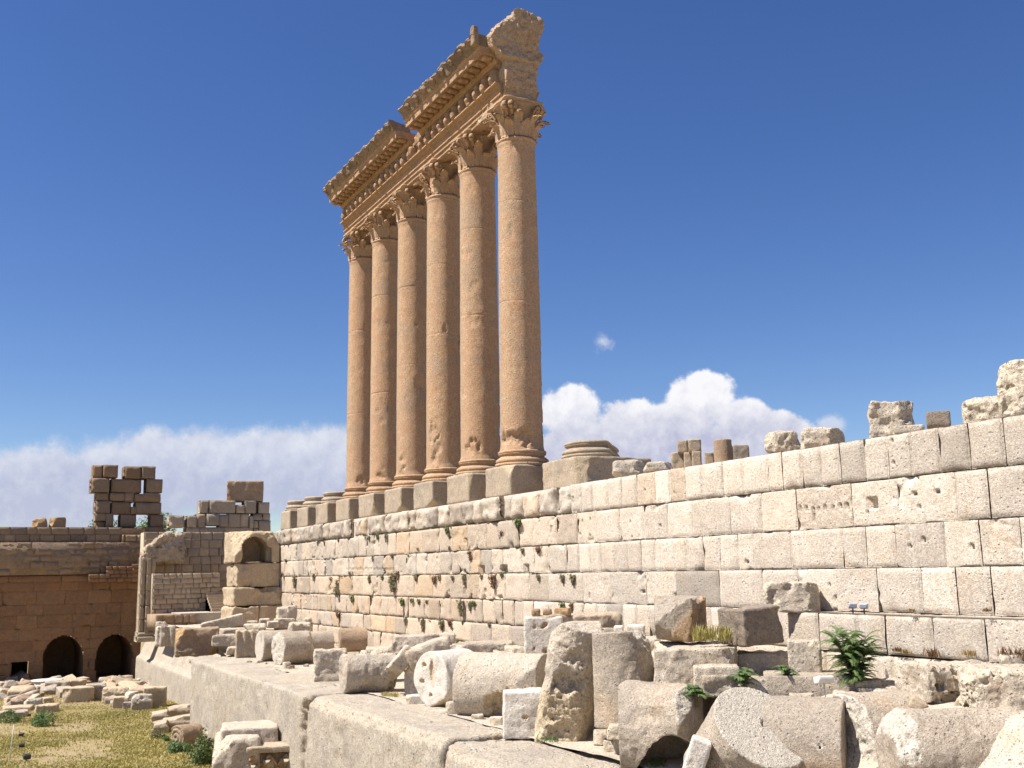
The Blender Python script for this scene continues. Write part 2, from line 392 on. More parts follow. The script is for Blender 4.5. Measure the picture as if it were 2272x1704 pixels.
def hz4(x, y, w, h): p = at(*z4(x, y), Y=YW); s = depth(p)/F/2.836; holes.append((p[0], p[2], max(w*s*1.7, .1), max(h*s, .1)))
for x, y in [(1148,488),(1177,490),(1210,495),(1238,492),(1267,485),(1302,485),(1337,475),(1368,477)]: hz5(x, y, 13, 24)
for a in [(1215,535,12,44),(1490,465,44,56),(1468,505,12,16),(1707,343,11,14),(1690,418,24,8),(1797,407,24,8),(1718,480,13,14),(1582,162,11,13),(1592,268,10,12),(110,550,9,13),(148,540,7,12),(101,612,10,9),(148,617,10,8),(340,555,7,8),(482,568,12,12),(350,625,7,7),(1288,852,12,20),(66,447,16,30),(895,745,16,7),(410,400,8,8),(548,412,10,11),(1735,640,14,26),(1670,668,10,10),(1968,670,12,10),(148,905,9,22),(400,885,26,10)]: hz5(*a)
for a in [(675,960,14,32),(1330,860,42,48),(1470,868,58,66),(1612,860,50,58),(1228,680,24,36),(1226,878,24,26),(1125,995,10,18),(1218,1000,9,40),(1320,1000,9,20),(1358,990,11,22),(1048,790,9,14),(658,690,9,22),(685,715,8,18),(1770,610,14,44),(160,790,9,40),(220,800,8,34),(285,740,8,40),(350,745,8,34),(220,880,10,24),(250,885,10,22),(285,875,12,36),(350,875,14,30),(1690,560,8,10),(1800,560,7,9)]: hz4(*a)
for i in range(34): hz4(478+i*9, 858+3*math.sin(i*1.7), 3.5, 15)
for i in range(11): hz4(112+i*16, 1032, 4, 10)
def wtint(u, v, t, wm, g):
    if u > -9:                                     # the older, stained stretch under the columns
        f = float(sstep(-9, 3, u))
        if v > -3.7: g += .32*f; wm += .12*f
        elif v > -6.2: g += .16*f; wm += .05*f
        else: wm += .30*f
        wm += .14*f; t -= .03*f; g += max(0, .35*math.sin(u*1.9)*math.sin(u*.63+v))*f
        if -6 < u < 8 and -5.2 < v < -3.6: wm += .25
    else:
        if v > -3.6 and u < -24: g += .30; t -= .04
        wm *= .8; t += .02
    return t, wm, g
mb = MB()
for k in range(8):
    worn = k == 0
    left = [c for c in rows[k] if c >= -8.6] if worn else rows[k]
    if worn:
        right = [c for c in rows[k] if c <= -8.6]+[left[0]]
        course(mb, right, COURSE[k+1], COURSE[k], wf, 40+k, wtint, step=.16, holes=holes)
        course(mb, left, COURSE[k+1], COURSE[k], wf, 60+k, wtint, step=.10, rnd=.26, rough=.19, chip=.34, bulge=.05, joint=.055, jit=.09)
    else:
        cut_ = min(rows[k], key=lambda c: abs(c+8.4))
        course(mb, [c for c in rows[k] if c <= cut_], COURSE[k+1], COURSE[k], wf, 40+k, wtint, step=.16, holes=holes, rnd=.034, rough=.022, chip=.11, bulge=.012, joint=.011)
        course(mb, [c for c in rows[k] if c >= cut_], COURSE[k+1], COURSE[k], wf, 240+k, wtint, step=.13, holes=holes, rnd=.055, rough=.055, chip=.24, bulge=.012, joint=.016, jit=.025)
mb.box((-60, .2, -13), (39.3, YW-.27, ZW-.02), grey=.3, tint=-.1)
wall = tag(mb.build('podium_wall', M['wall']), 'long pale wall of huge squared limestone courses below the standing columns', 'wall')
# ---- projecting lower courses at the right
bf = lambda u, v, w: np.stack([u, 3.0+w+0*u, v+0*u], -1)
mb = MB(); cu = sorted(float(at(*z5(x, 1070), Y=3.0)[0]) for x in (1085, 1235, 1420, 1550, 1772, 2022))
cu = [-52, -46, -43, -40, -37.2, -34.4, -32]+cu
course(mb, cu, -8.42, -7.36, bf, 91, lambda u, v, t, wm, g: (t, wm*.5, g+.35), step=.1, dep=1.3, rnd=.06, rough=.03, chip=.08, joint=.03)
course(mb, [-52, -45, -41, -37.5, -33.6, -29.6, -26.4, -23.9, -22.2], -10.6, -8.44, bf, 93, None, step=.14, dep=1.3, rnd=.06, rough=.03, joint=.012)
tag(mb.build('projecting_footing', M['wall']), 'low ledge of grey weathered blocks projecting along the foot of the great wall', 'wall')

# ------------------------------------------------------------------ columns
S = 4.8269; H = 16.62
COLX = [(5-i)*S for i in range(6)]          # far to near
def shaft(seed, bites=(), joints=(7.7, 13.1), parent=None):
    zz = np.concatenate([np.arange(0, .4, .08), np.arange(.4, H-.4, .11), np.arange(H-.4, H+.01, .05)])
    extra = []
    for j in joints: extra += [j-.035, j-.015, j+.015, j+.035]
    zz = np.unique(np.concatenate([zz, extra])); n = 84
    th = np.linspace(0, 2*np.pi, n, endpoint=False)
    T, Z = np.meshgrid(th, zz); c = np.stack([np.cos(T)*1.1, np.sin(T)*1.1, Z], -1)
    wth = .75*sstep(-.08, .30, np.cos(T-math.radians(42))-.52+.25*fbm(c*np.array([1, 1, .12]), 1.3, 4, seed+60))
    t = Z/H; R = 1.10-.10*t**1.7
    R = R+.05*np.exp(-(Z/.15)**2)                                     # apophyge at the foot
    R = R+.085*np.exp(-((Z-(H-.09))/.085)**2)+.03*np.exp(-((Z-(H-.3))/.1)**2)   # astragal
    for j in joints:
        jz = j+.03*np.sin(T+seed); R = R-.020*np.exp(-((Z-jz)/.022)**2)*(.5+.5*np.clip(fbm(c, .8, 2, seed+2)*3+.4, 0, 1))
    raw = np.zeros_like(Z)
    R = R+.018*fbm(c, 1.6, 4, seed)
    ch = np.maximum(fbm(c*np.array([1, 1, .7]), 1.5, 4, seed+30)-.34, 0); R = R-ch*.16
    for (a, z, da, dz, dp) in bites:
        dth = np.angle(np.exp(1j*(T-a))); e = .75-(dth/da)**2-((Z-z)/dz)**2+(2.2 if dp < .2 else .9)*fbm(c*np.array([1, 1, .7]), 2.6, 5, seed+70, .6)
        k = sstep(0, .5, e); R = R-dp*.9*k*(1+1.2*fbm(c, 4, 4, seed+80)); raw = np.maximum(raw, k*.8)
    P = np.stack([R*np.cos(T), R*np.sin(T), Z], -1).reshape(-1, 3)
    Fc = gridfaces(len(zz), n, 0, True)+[tuple((len(zz)-1)*n+j for j in range(n))]
    return mk('shaft', P, Fc, M['column'], parent, attrs={'raw': raw.reshape(-1), 'grey': wth.reshape(-1), 'warm': .25*np.clip(fbm(c*np.array([1, 1, .15]), 1.1, 3, seed+50)+.3, 0, 1).reshape(-1)})
def lathe(prof, n=72, seed=0, rough=.012, chipz=None):
    prof = np.asarray(prof, float); th = np.linspace(0, 2*np.pi, n, endpoint=False)
    T, I = np.meshgrid(th, np.arange(len(prof))); R = prof[I, 0]; Z = prof[I, 1]
    c = np.stack([R*np.cos(T), R*np.sin(T), Z], -1); R = R+rough*fbm(c, 2, 4, seed)-.3*np.maximum(fbm(c, 1.1, 3, seed+4)-.42, 0)
    P = np.stack([R*np.cos(T), R*np.sin(T), Z+rough*fbm(c, 1.4, 3, seed+2)], -1).reshape(-1, 3)
    return P, gridfaces(len(prof), n, 0, True)+[tuple((len(prof)-1)*n+j for j in range(n)), tuple(range(n-1, -1, -1))]
BASEP = [(1.38,-.80),(1.38,-.66),(1.30,-.64)]+[(1.26+.09*math.sin(a), -.53-.11*math.cos(a)) for a in np.linspace(.2, math.pi-.2, 8)]+[(1.24,-.42),(1.24,-.38),(1.16,-.34),(1.13,-.28),(1.16,-.22),(1.22,-.20),(1.22,-.17)]+[(1.17+.07*math.sin(a), -.09-.08*math.cos(a)) for a in np.linspace(.2, math.pi-.2, 7)]+[(1.14,.0),(1.12,.015),(1.0,.02)]
def plinth_mesh(name, hx, hy, z0, z1, mat, parent, seed, cuts=(), off=(0, 0), vox=.075, rough=.03, chip=.05):
    c = np.array([off[0], off[1], (z0+z1)/2]); b = (hx, hy, (z1-z0)/2)
    V, Q, raw = carve(lambda p: sbox(p, b, .05), -np.array(b), b, vox, cuts, (), rough, chip, .08, seed)
    return mk(name, V+c, Q, mat, parent, attrs={'raw': raw})
# acanthus leaf (four worn variants), root at z=0, leaning outward along +x
def leaf_mesh(h, w, curl, seed, lobes=4):
    nv, nu = 15, 9; v = np.linspace(0, 1, nv); u = np.linspace(-1, 1, nu); vv, uu = np.meshgrid(v, u, indexing='ij')
    wid = w*(.62+.5*np.sin(np.pi*np.clip(vv, 0, 1)**.9)*.8)*np.where(vv > .82, np.sqrt(np.clip((1.02-vv)/.2, .02, 1)), 1)
    wid = wid*(1-.26*np.abs(np.sin(np.pi*lobes*vv))*np.abs(uu)**2)
    ang = np.clip((vv-.5)/.5, 0, 1)**1.5*curl
    zc = np.cumsum(np.r_[0, np.cos(ang[1:, 0])])*h/nv*1.12; xc = np.cumsum(np.r_[0, np.sin(ang[1:, 0])])*h/nv*1.25
    x = .07+.06*vv+.08*vv**2+.95*xc[:, None]-.10*uu**2*(1-.3*vv)+.035*np.cos(uu*np.pi*3); y = wid*uu; z = zc[:, None]+0*uu
    A = np.stack([x, y, z], -1); nrm = np.stack([np.cos(ang), 0*ang, np.sin(ang)*-1], -1)
    Bk = A-.075*np.stack([np.cos(ang), 0*ang, -np.sin(ang)], -1)
    P = np.concatenate([A.reshape(-1, 3), Bk.reshape(-1, 3)]); P = P+.03*np.stack([fbm(P, 3, 3, seed), fbm(P, 3, 3, seed+1), fbm(P, 3, 3, seed+2)], -1)
    k = nv*nu; Fc = gridfaces(nv, nu); Fc = [tuple(reversed(f)) for f in Fc]+[tuple(i+k for i in f) for f in Fc]
    ring = [i*nu for i in range(nv)]+[(nv-1)*nu+j for j in range(1, nu)]+[i*nu+nu-1 for i in range(nv-2, -1, -1)]+[j for j in range(nu-2, 0, -1)]
    Fc += [(ring[j], ring[(j+1) % len(ring)], k+ring[(j+1) % len(ring)], k+ring[j]) for j in range(len(ring))]
    return P, Fc
def data(name, V, Fc, mat):
    me = bpy.data.meshes.new(name); me.from_pydata(np.asarray(V).tolist(), [], Fc); me.polygons.foreach_set('use_smooth', [True]*len(me.polygons)); me.materials.append(mat); return me
LOWLEAF = [data('acanthus_leaf', *leaf_mesh(.90, .335, c_, s_), M['column']) for c_, s_ in ((2.0, 1), (2.4, 5), (1.5, 9))]
TALLLEAF = [data('acanthus_leaf', *leaf_mesh(1.42, .33, c_, s_, 5), M['column']) for c_, s_ in ((2.2, 12), (2.5, 15), (1.7, 19))]
def volute(seed):
    mb = MB(); t = np.linspace(0, 1, 22); pts = []
    for q in np.linspace(0, 1, 10): pts.append((.1+.55*q**1.6, 0, .1+.78*q))
    c = np.array([.62, 0, .74]);
    for a in np.linspace(math.pi*.5, -math.pi*2.1, 22):
        r = .20*(1-.75*(math.pi*.5-a)/(math.pi*2.6)); pts.append((c[0]+.02+r*math.cos(a), 0, c[2]+r*math.sin(a)))
    tube(mb, pts, np.r_[np.linspace(.05, .10, 10), np.linspace(.10, .06, 22)], 6)
    V = mb.V(); V = V*np.array([1, 1.5, 1]); V = V+.02*np.stack([fbm(V, 4, 2, seed)]*3, -1)
    return data('volute', V, mb.f, M['column'])
VOL = [volute(1), volute(4)]
def abacus_mesh(seed):
    n = 96; prof = [(0.0, 1.86, .90), (.0, 1.88, 1.0), (0, 1.95, 1.0), (0, 1.98, 1.06), (0, 2.05, 1.08), (0, 2.05, .5)]
    V = []
    for _, z, k in prof:
        for a in np.linspace(0, 2*np.pi, n, endpoint=False):
            b = a % (np.pi/2)-np.pi/4              # 0 at the corner direction after a 45 degree turn
            r = (1.13+.40*np.exp(-(b/.26)**2))*k; V.append((r*math.cos(a), r*math.sin(a), z))
    V = np.array(V)
    V = V-np.stack([V[:, 0], V[:, 1], 0*V[:, 0]], -1)*np.maximum(fbm(V, .9, 3, seed)-.15, 0)[:, None]*.55
    return V, gridfaces(len(prof), n, 0, True)+[tuple(range(n-1, -1, -1)), tuple((len(prof)-1)*n+j for j in range(n))]
def capital(parent, seed, broken=False):
    r_ = np.random.default_rng(seed)
    V, Fc = lathe([(.96, -.02), (.88, .3), (.82, .9), (.84, 1.35), (.98, 1.72), (1.22, 1.86), (1.2, 1.88)], 48, seed, .03)
    c = mk('capital', V, Fc, M['column'], parent, loc=(0, 0, H))
    V, Fc = abacus_mesh(seed); mk('abacus', V, Fc, M['column'], c)
    for row in (0, 1):
        for k in range(8):
            if r_.random() < .07: continue
            a = (k+.5*row)*math.pi/4+r_.normal(0, .02); src = (LOWLEAF, TALLLEAF)[row][r_.choice(3, p=[.5, .3, .2])]
            o = bpy.data.objects.new('acanthus_leaf', src); COL.objects.link(o); o.parent = c
            rad = .99+.02*row; o.location = (rad*math.cos(a), rad*math.sin(a), .02); o.rotation_euler = (0, r_.normal(.03, .03), a); s_ = r_.uniform(.92, 1.06); o.scale = (s_, s_, s_)
    for k in range(4):
        for sgn in (-1, 1):
            if r_.random() < .15: continue
            a = math.pi/4+k*math.pi/2+sgn*.16; o = bpy.data.objects.new('volute', VOL[r_.integers(2)]); COL.objects.link(o); o.parent = c
            o.location = (.90*math.cos(a), .90*math.sin(a), .88); o.rotation_euler = (0, 0, a+sgn*-.10); o.scale = (.84, .9, .95)
    for k in range(8):
        a = k*math.pi/4+math.pi/8; o = bpy.data.objects.new('volute', VOL[r_.integers(2)]); COL.objects.link(o); o.parent = c
        o.location = (.98*math.cos(a), .98*math.sin(a), 1.0); o.rotation_euler = (0, 0, a+r_.choice([-.5, .5])); o.scale = (.62, .62, .75)
    return c
# view direction seen from the column, as an angle round its axis
def vang(x): return math.atan2(CP[1], CP[0]-x)
ORD = ['leftmost standing column, farthest of the six', 'second standing column from the left end of the row', 'third standing column from the left with a grey weathered edge', 'fourth standing column from the left with a ragged hollow down its right side', 'fifth standing column from the left with a broken patch at its foot', 'nearest and tallest looking standing column, under the broken entablature end']
for i, X in enumerate(COLX):
    t = empty('standing_column', (X, 0, 0), ORD[i], 'column', 'six standing columns')
    va = vang(X); B = {0: [(va+.1, .5, .5, .35, .1), (va-.9, 3, .2, 1.2, .08)], 1: [(va+.5, .3, .4, .3, .07), (va-.7, 10, .25, .5, .06)], 2: [(va+.7, .5, .3, .8, .08), (va-.2, 9.5, .12, .2, .08)],
        3: [(va-1.45, 6.5, .42, 2.1, .30), (va-1.5, 3.2, .36, 1.7, .22), (va-1.2, 7.4, .30, .4, .26), (va-.05, 8.2, .12, .25, .07), (va+.55, 1.6, .35, 1.6, .09)],
        4: [(va+.4, .75, .55, .55, .14), (va-1.4, 2, .35, 1.5, .14), (va-1.4, 5, .2, .9, .08)], 5: [(va+.15, .65, .95, .5, .16), (va-1.45, 1.3, .4, .8, .14), (va-1.5, 4.6, .22, 1.0, .1), (va-1.55, 2.8, .3, .9, .08)]}[i]
    jj = [(5.2, 11.2), (5.9, 12.6), (6.9, 12.0), (7.9, 12.2), (8.0, 13.0), (7.7, 13.1)][i]
    B = [(2*va-a_, z_, da_, dz_, dp_) for a_, z_, da_, dz_, dp_ in B]      # + is to the viewer's left in the list above
    shaft(10+i*7, B, jj, t)
    V, Fc = lathe(BASEP, 72, 5+i); mk('base', V, Fc, M['column'] if i > 1 else M['entab'], t)
    capital(t, 100+i)
    cuts = [[], [((-.5, .8, -.4), 1.82)], [((-.4, .6, -.75), 1.62)], [((-.3, .5, -.85), 1.42)], [((-.8, .55, .1), 1.92)], [((-.3, .85, .5), 1.72), ((-.8, .6, -.5), 2.05)]][i]
    plinth_mesh('plinth', 1.42, 1.45, ZW+.0, -.80, M['plinth'], t, 300+i, cuts)
# pedestals without shafts
for i, X in enumerate([6*S, 7*S, 8*S]):
    t = empty('column_pedestal', (X, 0, 0), ['pedestal with bare base just left of the leftmost standing column', 'middle one of three bare pedestals left of the colonnade', 'farthest bare pedestal at the left end of the wall top'][i], 'pedestal', 'bare pedestals left of the columns')
    V, Fc = lathe(BASEP, 48, 55+i); mk('base', V, Fc, M['plinth'], t)
    plinth_mesh('plinth', 1.45, 1.45, ZW, -.80, M['plinth'], t, 330+i, [((.9, .6, .1), 1.75)] if i == 2 else [])
t = empty('column_pedestal', (-4.35, -1.55, 0), 'big grey pedestal with broken column base right of the nearest standing column', 'pedestal')
plinth_mesh('plinth', 1.95, 2.0, ZW+.03, -.86, M['plinth'], t, 345, [((-.75, .6, .1), 2.45), ((.8, .6, 0), 2.4)], vox=.07, rough=.05, chip=.1)
BP2 = [(r*1.12, z*.95) for r, z in BASEP]
def bcut():
    V, Fc = lathe(BP2, 96, 77, .02); V = V.copy()
    d = V@np.array([-.62, -.75, .25])-.75-.18*fbm(V, 1.4, 4, 3); m = d > 0
    V[m] -= d[m, None]*np.array([-.35, -.45, 1.1])[None]*.5
    return V, Fc, m.astype(float)
V, Fc, rw = bcut(); mk('base', V, Fc, M['plinth'], t, attrs={'raw': rw})

# ------------------------------------------------------------------ entablature
ent = empty('entablature', (0, 0, 18.6), 'long carved entablature lying across the six columns with a broken right end', 'entablature')
def run(name, prof, x0, x1, mat, seed, rough=.02, ragged=0., step=.13, dent=None, parent=ent, endr=.0, topr=0.):
    """a moulding profile (y, z) drawn along x, closed at both ends"""
    prof = np.asarray(prof, float); q = [prof[0]]
    for a, b in zip(prof[:-1], prof[1:]):
        n = max(int(np.linalg.norm(b-a)/.16), 1)
        for k in range(1, n+1): q.append(a+(b-a)*k/n)
    prof = np.array(q); xs = np.arange(x0, x1+step, step); xs[-1] = x1
    X, I = np.meshgrid(xs, np.arange(len(prof)), indexing='ij'); Y = prof[I, 0].copy(); Z = prof[I, 1].copy()
    p = np.stack([X, Y, Z], -1); zt = prof[:, 1].max(); zb = prof[:, 1].min()
    Y += rough*fbm(p, 2.3, 4, seed); Z += rough*fbm(p, 1.9, 3, seed+3)
    if topr:
        k = sstep(zt-1.0, zt, prof[I, 1]); blk = np.floor(X/1.35+.3*np.sin(X)); h = vn(np.stack([blk*3.1, blk*0+seed, blk*0], -1), seed)
        Z -= k*topr*(np.maximum(h, -.3)*.6+np.maximum(fbm(np.stack([X, 0*X, 0*X], -1), 1.1, 4, seed+8), -.15)*1.0); Y -= k*topr*.9*np.maximum(fbm(p, 1.2, 4, seed+9), 0); Z -= k*.10*np.abs(np.sin(X*math.pi/1.28))**6
    if endr:
        e = np.where((I*0+X) < x0+.01, 1., 0)-np.where(X > x1-.01, 1., 0); X = X+e*endr*(.6+fbm(p, 1.3, 3, seed+5))
    P = np.stack([X, Y, Z], -1).reshape(-1, 3)-np.array([0, 0, 18.6]); m = len(prof); n = len(xs)
    Fc = gridfaces(n, m, 0, True)+[tuple(range(m)), tuple((n-1)*m+j for j in range(m-1, -1, -1))]
    return mk(name, P, Fc, mat, parent, False)
XL, XR = 25.35, -.42
arch = [(.96,18.56),(.96,18.78),(1.05,18.80),(1.05,19.02),(1.14,19.04),(1.14,19.22),(1.22,19.25),(1.16,19.30),(1.15,19.45),(1.24,19.58),(1.44,19.62),(1.44,19.70),(.95,19.72),(-.95,19.69),(-1.3,19.6),(-1.1,19.2),(-1.0,18.56),(-.35,18.56),(-.33,18.68),(.33,18.68),(.35,18.56)]
run('architrave', arch, XR, XL, M['entab'], 11, .018, step=.16)
run('frieze', [(.98,19.69),(.98,20.45),(1.05,20.5),(1.05,20.58),(-1.0,20.58),(-1.0,19.69)], XR, XL, M['entab'], 21, .05)
cor = [(.9,20.58),(1.14,20.60),(1.14,20.80),(1.26,20.83),(1.33,20.95),(1.40,21.0),(1.40,21.18),(2.12,21.22),(2.14,21.16),(2.22,21.16),(2.24,21.45),(2.30,21.50),(2.33,21.6),(2.36,21.62)]
simap = [(2.28,21.57),(2.38,21.62),(2.44,21.72),(2.55,21.95),(2.70,22.12),(2.76,22.2),(2.72,22.32),(2.5,22.34),(2.3,22.26),(2.0,22.2),(1.4,22.15),(1.2,21.57)]
SECT = [(11.9, 25.45, 31), (-.35, 10.35, 47)]
for (a, b, sd) in SECT:
    run('cornice', cor+[(1.4,21.62),(-1.0,21.62),(-1.0,20.58)], a, b, M['entab'], sd, .035, endr=.05)
    run('sima', simap, a+.05, b+(.05 if b > 20 else 0), M['sima'], sd+5, .08, topr=.26, step=.09, endr=.06)
run('cornice_core', [(.85,20.58),(.95,20.9),(1.05,21.3),(.8,21.6),(-.9,21.6),(-.95,20.58)], 10.0, 12.0, M['entab'], 83, .14, step=.1)
# dentils: one small-toothed band per section
for a, b, sd in SECT+[(10.4, 11.8, 3)]:
    mb = MB(); r2 = np.random.default_rng(sd)
    for x in np.arange(a+.05, b-.1, .21):
        if r2.random() < .08: continue
        y1 = 1.235+r2.normal(0, .008); mb.box((x, 1.10, 20.625-18.6), (x+.12, y1 if sd != 3 else 1.2, 20.785-18.6))
    mb.box((a+.02, 1.08, 20.615-18.6), (b-.02, 1.16, 20.795-18.6)); mb.build('dentil_band', M['entab'], ent, False)
# console brackets with worn animal foreparts on the frieze
def bracket(seed):
    r2 = np.random.default_rng(seed)
    def f(p):
        d = sbox(p-np.array([0, -.02, .08]), (.17, .16, .36), .06)
        for c_, rr in [((0, .16, .26), (.17, .2, .2)), ((0, .20, .02), (.16, .2, .22)), ((0, .31, -.08+r2.normal(0, .02)), (.13, .15, .17)), ((.0, .14, -.26), (.14, .2, .12)), ((.07, .24, -.30), (.05, .12, .07)), ((-.07, .24, -.30), (.05, .12, .07))]:
            e = sell(p, c_, rr); d = np.minimum(d, e)-.02*np.exp(-np.abs(d-e)/.05)
        return d+.05*fbm(p, 4, 3, seed)
    V, Q = surfnets(f, (-.3, -.22, -.48), (.3, .62, .56), .045)
    return data('frieze_bracket', V, Q.tolist(), M['entab'])
BR = [bracket(k) for k in range(4)]
x = XR+.5; k = 0
while x < XL-.3:
    if not (10.5 < x < 10.9):
        o = bpy.data.objects.new('frieze_bracket', BR[k % 4]); COL.objects.link(o); o.parent = ent; o.location = (x, 1.08, 20.08-18.6); o.scale = (1.15, 1.15, 1.08)
    x += .975; k += 1
def modil():
    mb = MB(); V, Q = surfnets(lambda p: np.minimum(sbox(p, (.17, .30, .10), .04), sell(p, (0, .2, -.06), (.15, .17, .12)))+.035*fbm(p, 4, 3, 5), (-.28, -.4, -.28), (.28, .45, .2), .045)
    return data('modillion', V, Q.tolist(), M['entab'])
MO = modil()
for a, b, sd in SECT:
    for x in np.arange(a+.35, b-.15, .72):
        o = bpy.data.objects.new('modillion', MO); COL.objects.link(o); o.parent = ent; o.location = (x, 1.72, 21.12-18.6)
def lion():
    def f(p):
        d = sell(p, (0, 0, 0), (.24, .2, .27)); d = np.minimum(d, sell(p, (0, .18, -.06), (.13, .15, .12)))
        d = np.minimum(d, sell(p, (0, -.05, .12), (.3, .14, .26))); d = np.maximum(d, -sell(p, (0, .32, -.1), (.07, .1, .04)))
        return d+.05*fbm(p, 4.5, 3, 2)
    V, Q = surfnets(f, (-.42, -.35, -.42), (.42, .45, .48), .045); return data('lion_head_spout', V, Q.tolist(), M['sima'])
LI = lion()
for a, b, sd in SECT:
    for x in np.arange(a+.5, b-.2, 1.28):
        o = bpy.data.objects.new('lion_head_spout', LI); COL.objects.link(o); o.parent = ent; o.location = (x, 2.56, 21.98-18.6); s_ = rng.uniform(.7, 1.05); o.scale = (s_, s_, s_)
# the spur of carving left at the near end of the gutter, and the broken core above the nearest column
def fin(p): return np.maximum(sbox(p, (.22, .16, .55), .04), half(p, (.5, -.6, .8), .32))+.08*fbm(p, 2.5, 4, 6)
V, Q = surfnets(fin, (-.4, -.4, -.7), (.4, .4, .7), .05); mk('gutter_spur', V, Q, M['sima'], ent, False, loc=(-.15, 2.5, 22.15-18.6))
poly_f = [(1.05,18.50),(-.72,18.5),(-.95,19.3),(-1.05,20.9),(-1.36,21.45),(-1.22,22.2),(-1.28,23.4),(-1.0,23.72),(0,23.92),(.55,23.7),(1.65,22.45),(1.95,22.0),(1.75,21.5),(1.25,21.0),(1.05,20.8)]
def polysdf(y, z, poly):
    poly = np.asarray(poly, float); d = np.full(y.shape, 1e9); sgn = np.ones(y.shape)
    n = len(poly)
    for i in range(n):
        a, b = poly[i], poly[(i+1) % n]; e = b-a; wy, wz = y-a[0], z-a[1]
        t = np.clip((wy*e[0]+wz*e[1])/(e@e), 0, 1); d = np.minimum(d, (wy-e[0]*t)**2+(wz-e[1]*t)**2)
        c1 = z >= a[1]; c2 = z < b[1]; c3 = e[0]*wz > e[1]*wy
        al = c1 & c2 & c3; nn = ~c1 & ~c2 & ~c3; sgn = np.where(al | nn, -sgn, sgn)
    return sgn*np.sqrt(d)
def endf(p):
    y, z = p[..., 1], p[..., 2]+18.6; x = p[..., 0]
    d = polysdf(y, z, poly_f)
    xr = np.where(z > 20.95, -1.12, -.92)+.10*np.sin(z*2.1)+.12*np.where(z < 18.85, 0, 1)-.12*sstep(1.2, 0, y)*0
    xf = 2.6+.5*np.where(z > 22, -1, 0)-.9*sstep(22.3, 23.9, z)
    # where the architrave and frieze are intact the core must not stick out of them
    inn = np.where((z < 21.0) & (y > 1.0), -.35, xr)
    d = np.maximum(d, np.maximum(inn-x, x-xf)*.9)
    return d+.28*fbm(p, 1.3, 5, 13, .6)+.22*(np.abs(fbm(p, 2.6, 4, 17, .6))-.15)
V, Q = surfnets(endf, (-1.6, -1.7, -.3), (2.9, 2.2, 5.6), .075)
mk('broken_end', V, Q, M['entab'], ent, False, attrs={'raw': np.clip(.75+.6*fbm(V, .8, 3, 2), 0, 1), 'grey': .35*sstep(2.2, 4.2, V[:, 2])})
# ------------------------------------------------------------------ the court's far side
def z1(x, y): return x/3.253, 960+y/3.253
def z6(x, y): return x/5.53, 1000+y/5.53
def xf(X0, off=(0, 0, 0)): return lambda u, v, w: np.stack([X0-w-off[0]+0*u, u-off[1], v-off[2]+0*u], -1)
XA = 66.0
zl = float(at(60, 1278, X=XA)[2]); ztop = float(at(60, 1169, X=XA)[2]); yr = float(at(318, 1300, X=XA)[1])
ARCH = []
for (x0, x1, ya) in ((92, 183, 1410), (212, 293, 1407)):
    a, b = at(x0, 1490, X=XA), at(x1, 1490, X=XA); ap = at((x0+x1)/2, ya, X=XA)[2]; hw = abs(a[1]-b[1])/2
    ARCH.append(((a[1]+b[1])/2, hw, ap-hw*1.12, hw*1.12))
ARCH.append((ARCH[0][0]+9.5, ARCH[0][1], ARCH[0][2], ARCH[0][3]))
dl, dr = at(26, 1470, X=XA), at(59, 1520, X=XA); DOOR = (float(dr[1]), float(dl[1]), float(dl[2]))
def inarch(u, v):
    for c, hw, vs, hp in ARCH:
        q = abs(u-c)/hw
        if q < 1 and v < vs+hp*(1-q**1.9)**.55: return True
    return DOOR[0] < u < DOOR[1] and v < DOOR[2]
aw = empty('arcade_wall', (XA, 15, ZG), 'tall reddish shaded court wall with two dark arched recesses and a small doorway', 'wall')
off = (XA, 15, ZG); r2 = np.random.default_rng(5)
fr = lambda u, v, w: np.stack([-w+0*u, u-15, v-ZG+0*u], -1)
mb = MB(); v = ZG-.3; k = 0; Y1 = 44.
while v < zl-.9:
    hgt = r2.uniform(.9, 1.3); v2 = v+hgt if v+hgt < zl-1.2 else zl-.62
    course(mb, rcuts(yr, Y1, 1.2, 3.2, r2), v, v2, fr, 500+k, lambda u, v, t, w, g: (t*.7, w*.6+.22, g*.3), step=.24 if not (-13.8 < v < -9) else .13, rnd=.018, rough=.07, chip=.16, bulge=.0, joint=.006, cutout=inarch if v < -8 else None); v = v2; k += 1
course(mb, rcuts(yr, Y1, 2.5, 5, r2), zl-.62, zl, fr, 540, lambda u, v, t, w, g: (t, .35, .1), step=.24, rnd=.05, rough=.06, chip=.12, joint=.01)
# the lower skin behind the joints, open where the recesses are
uu = np.arange(yr, Y1, .22); vv2 = np.arange(ZG-.3, zl, .22); Ug, Vg = np.meshgrid(uu, vv2, indexing='ij')
Fb = [f for f in gridfaces(len(uu), len(vv2)) if not inarch(np.mean([Ug.flat[i] for i in f]), np.mean([Vg.flat[i] for i in f]))]
mb.add(fr(Ug, Vg, np.full(Ug.shape, -.25)).reshape(-1, 3), Fb, tint=-.1)
mb.box((.35, yr-15, zl-ZG-.4), (3.0, Y1-15, ztop-ZG-.1)); mb.box((.3, yr-15, 0), (3.0, yr+.35-15, zl-ZG-.3))
mb.build('wall', M['ochre'], aw)
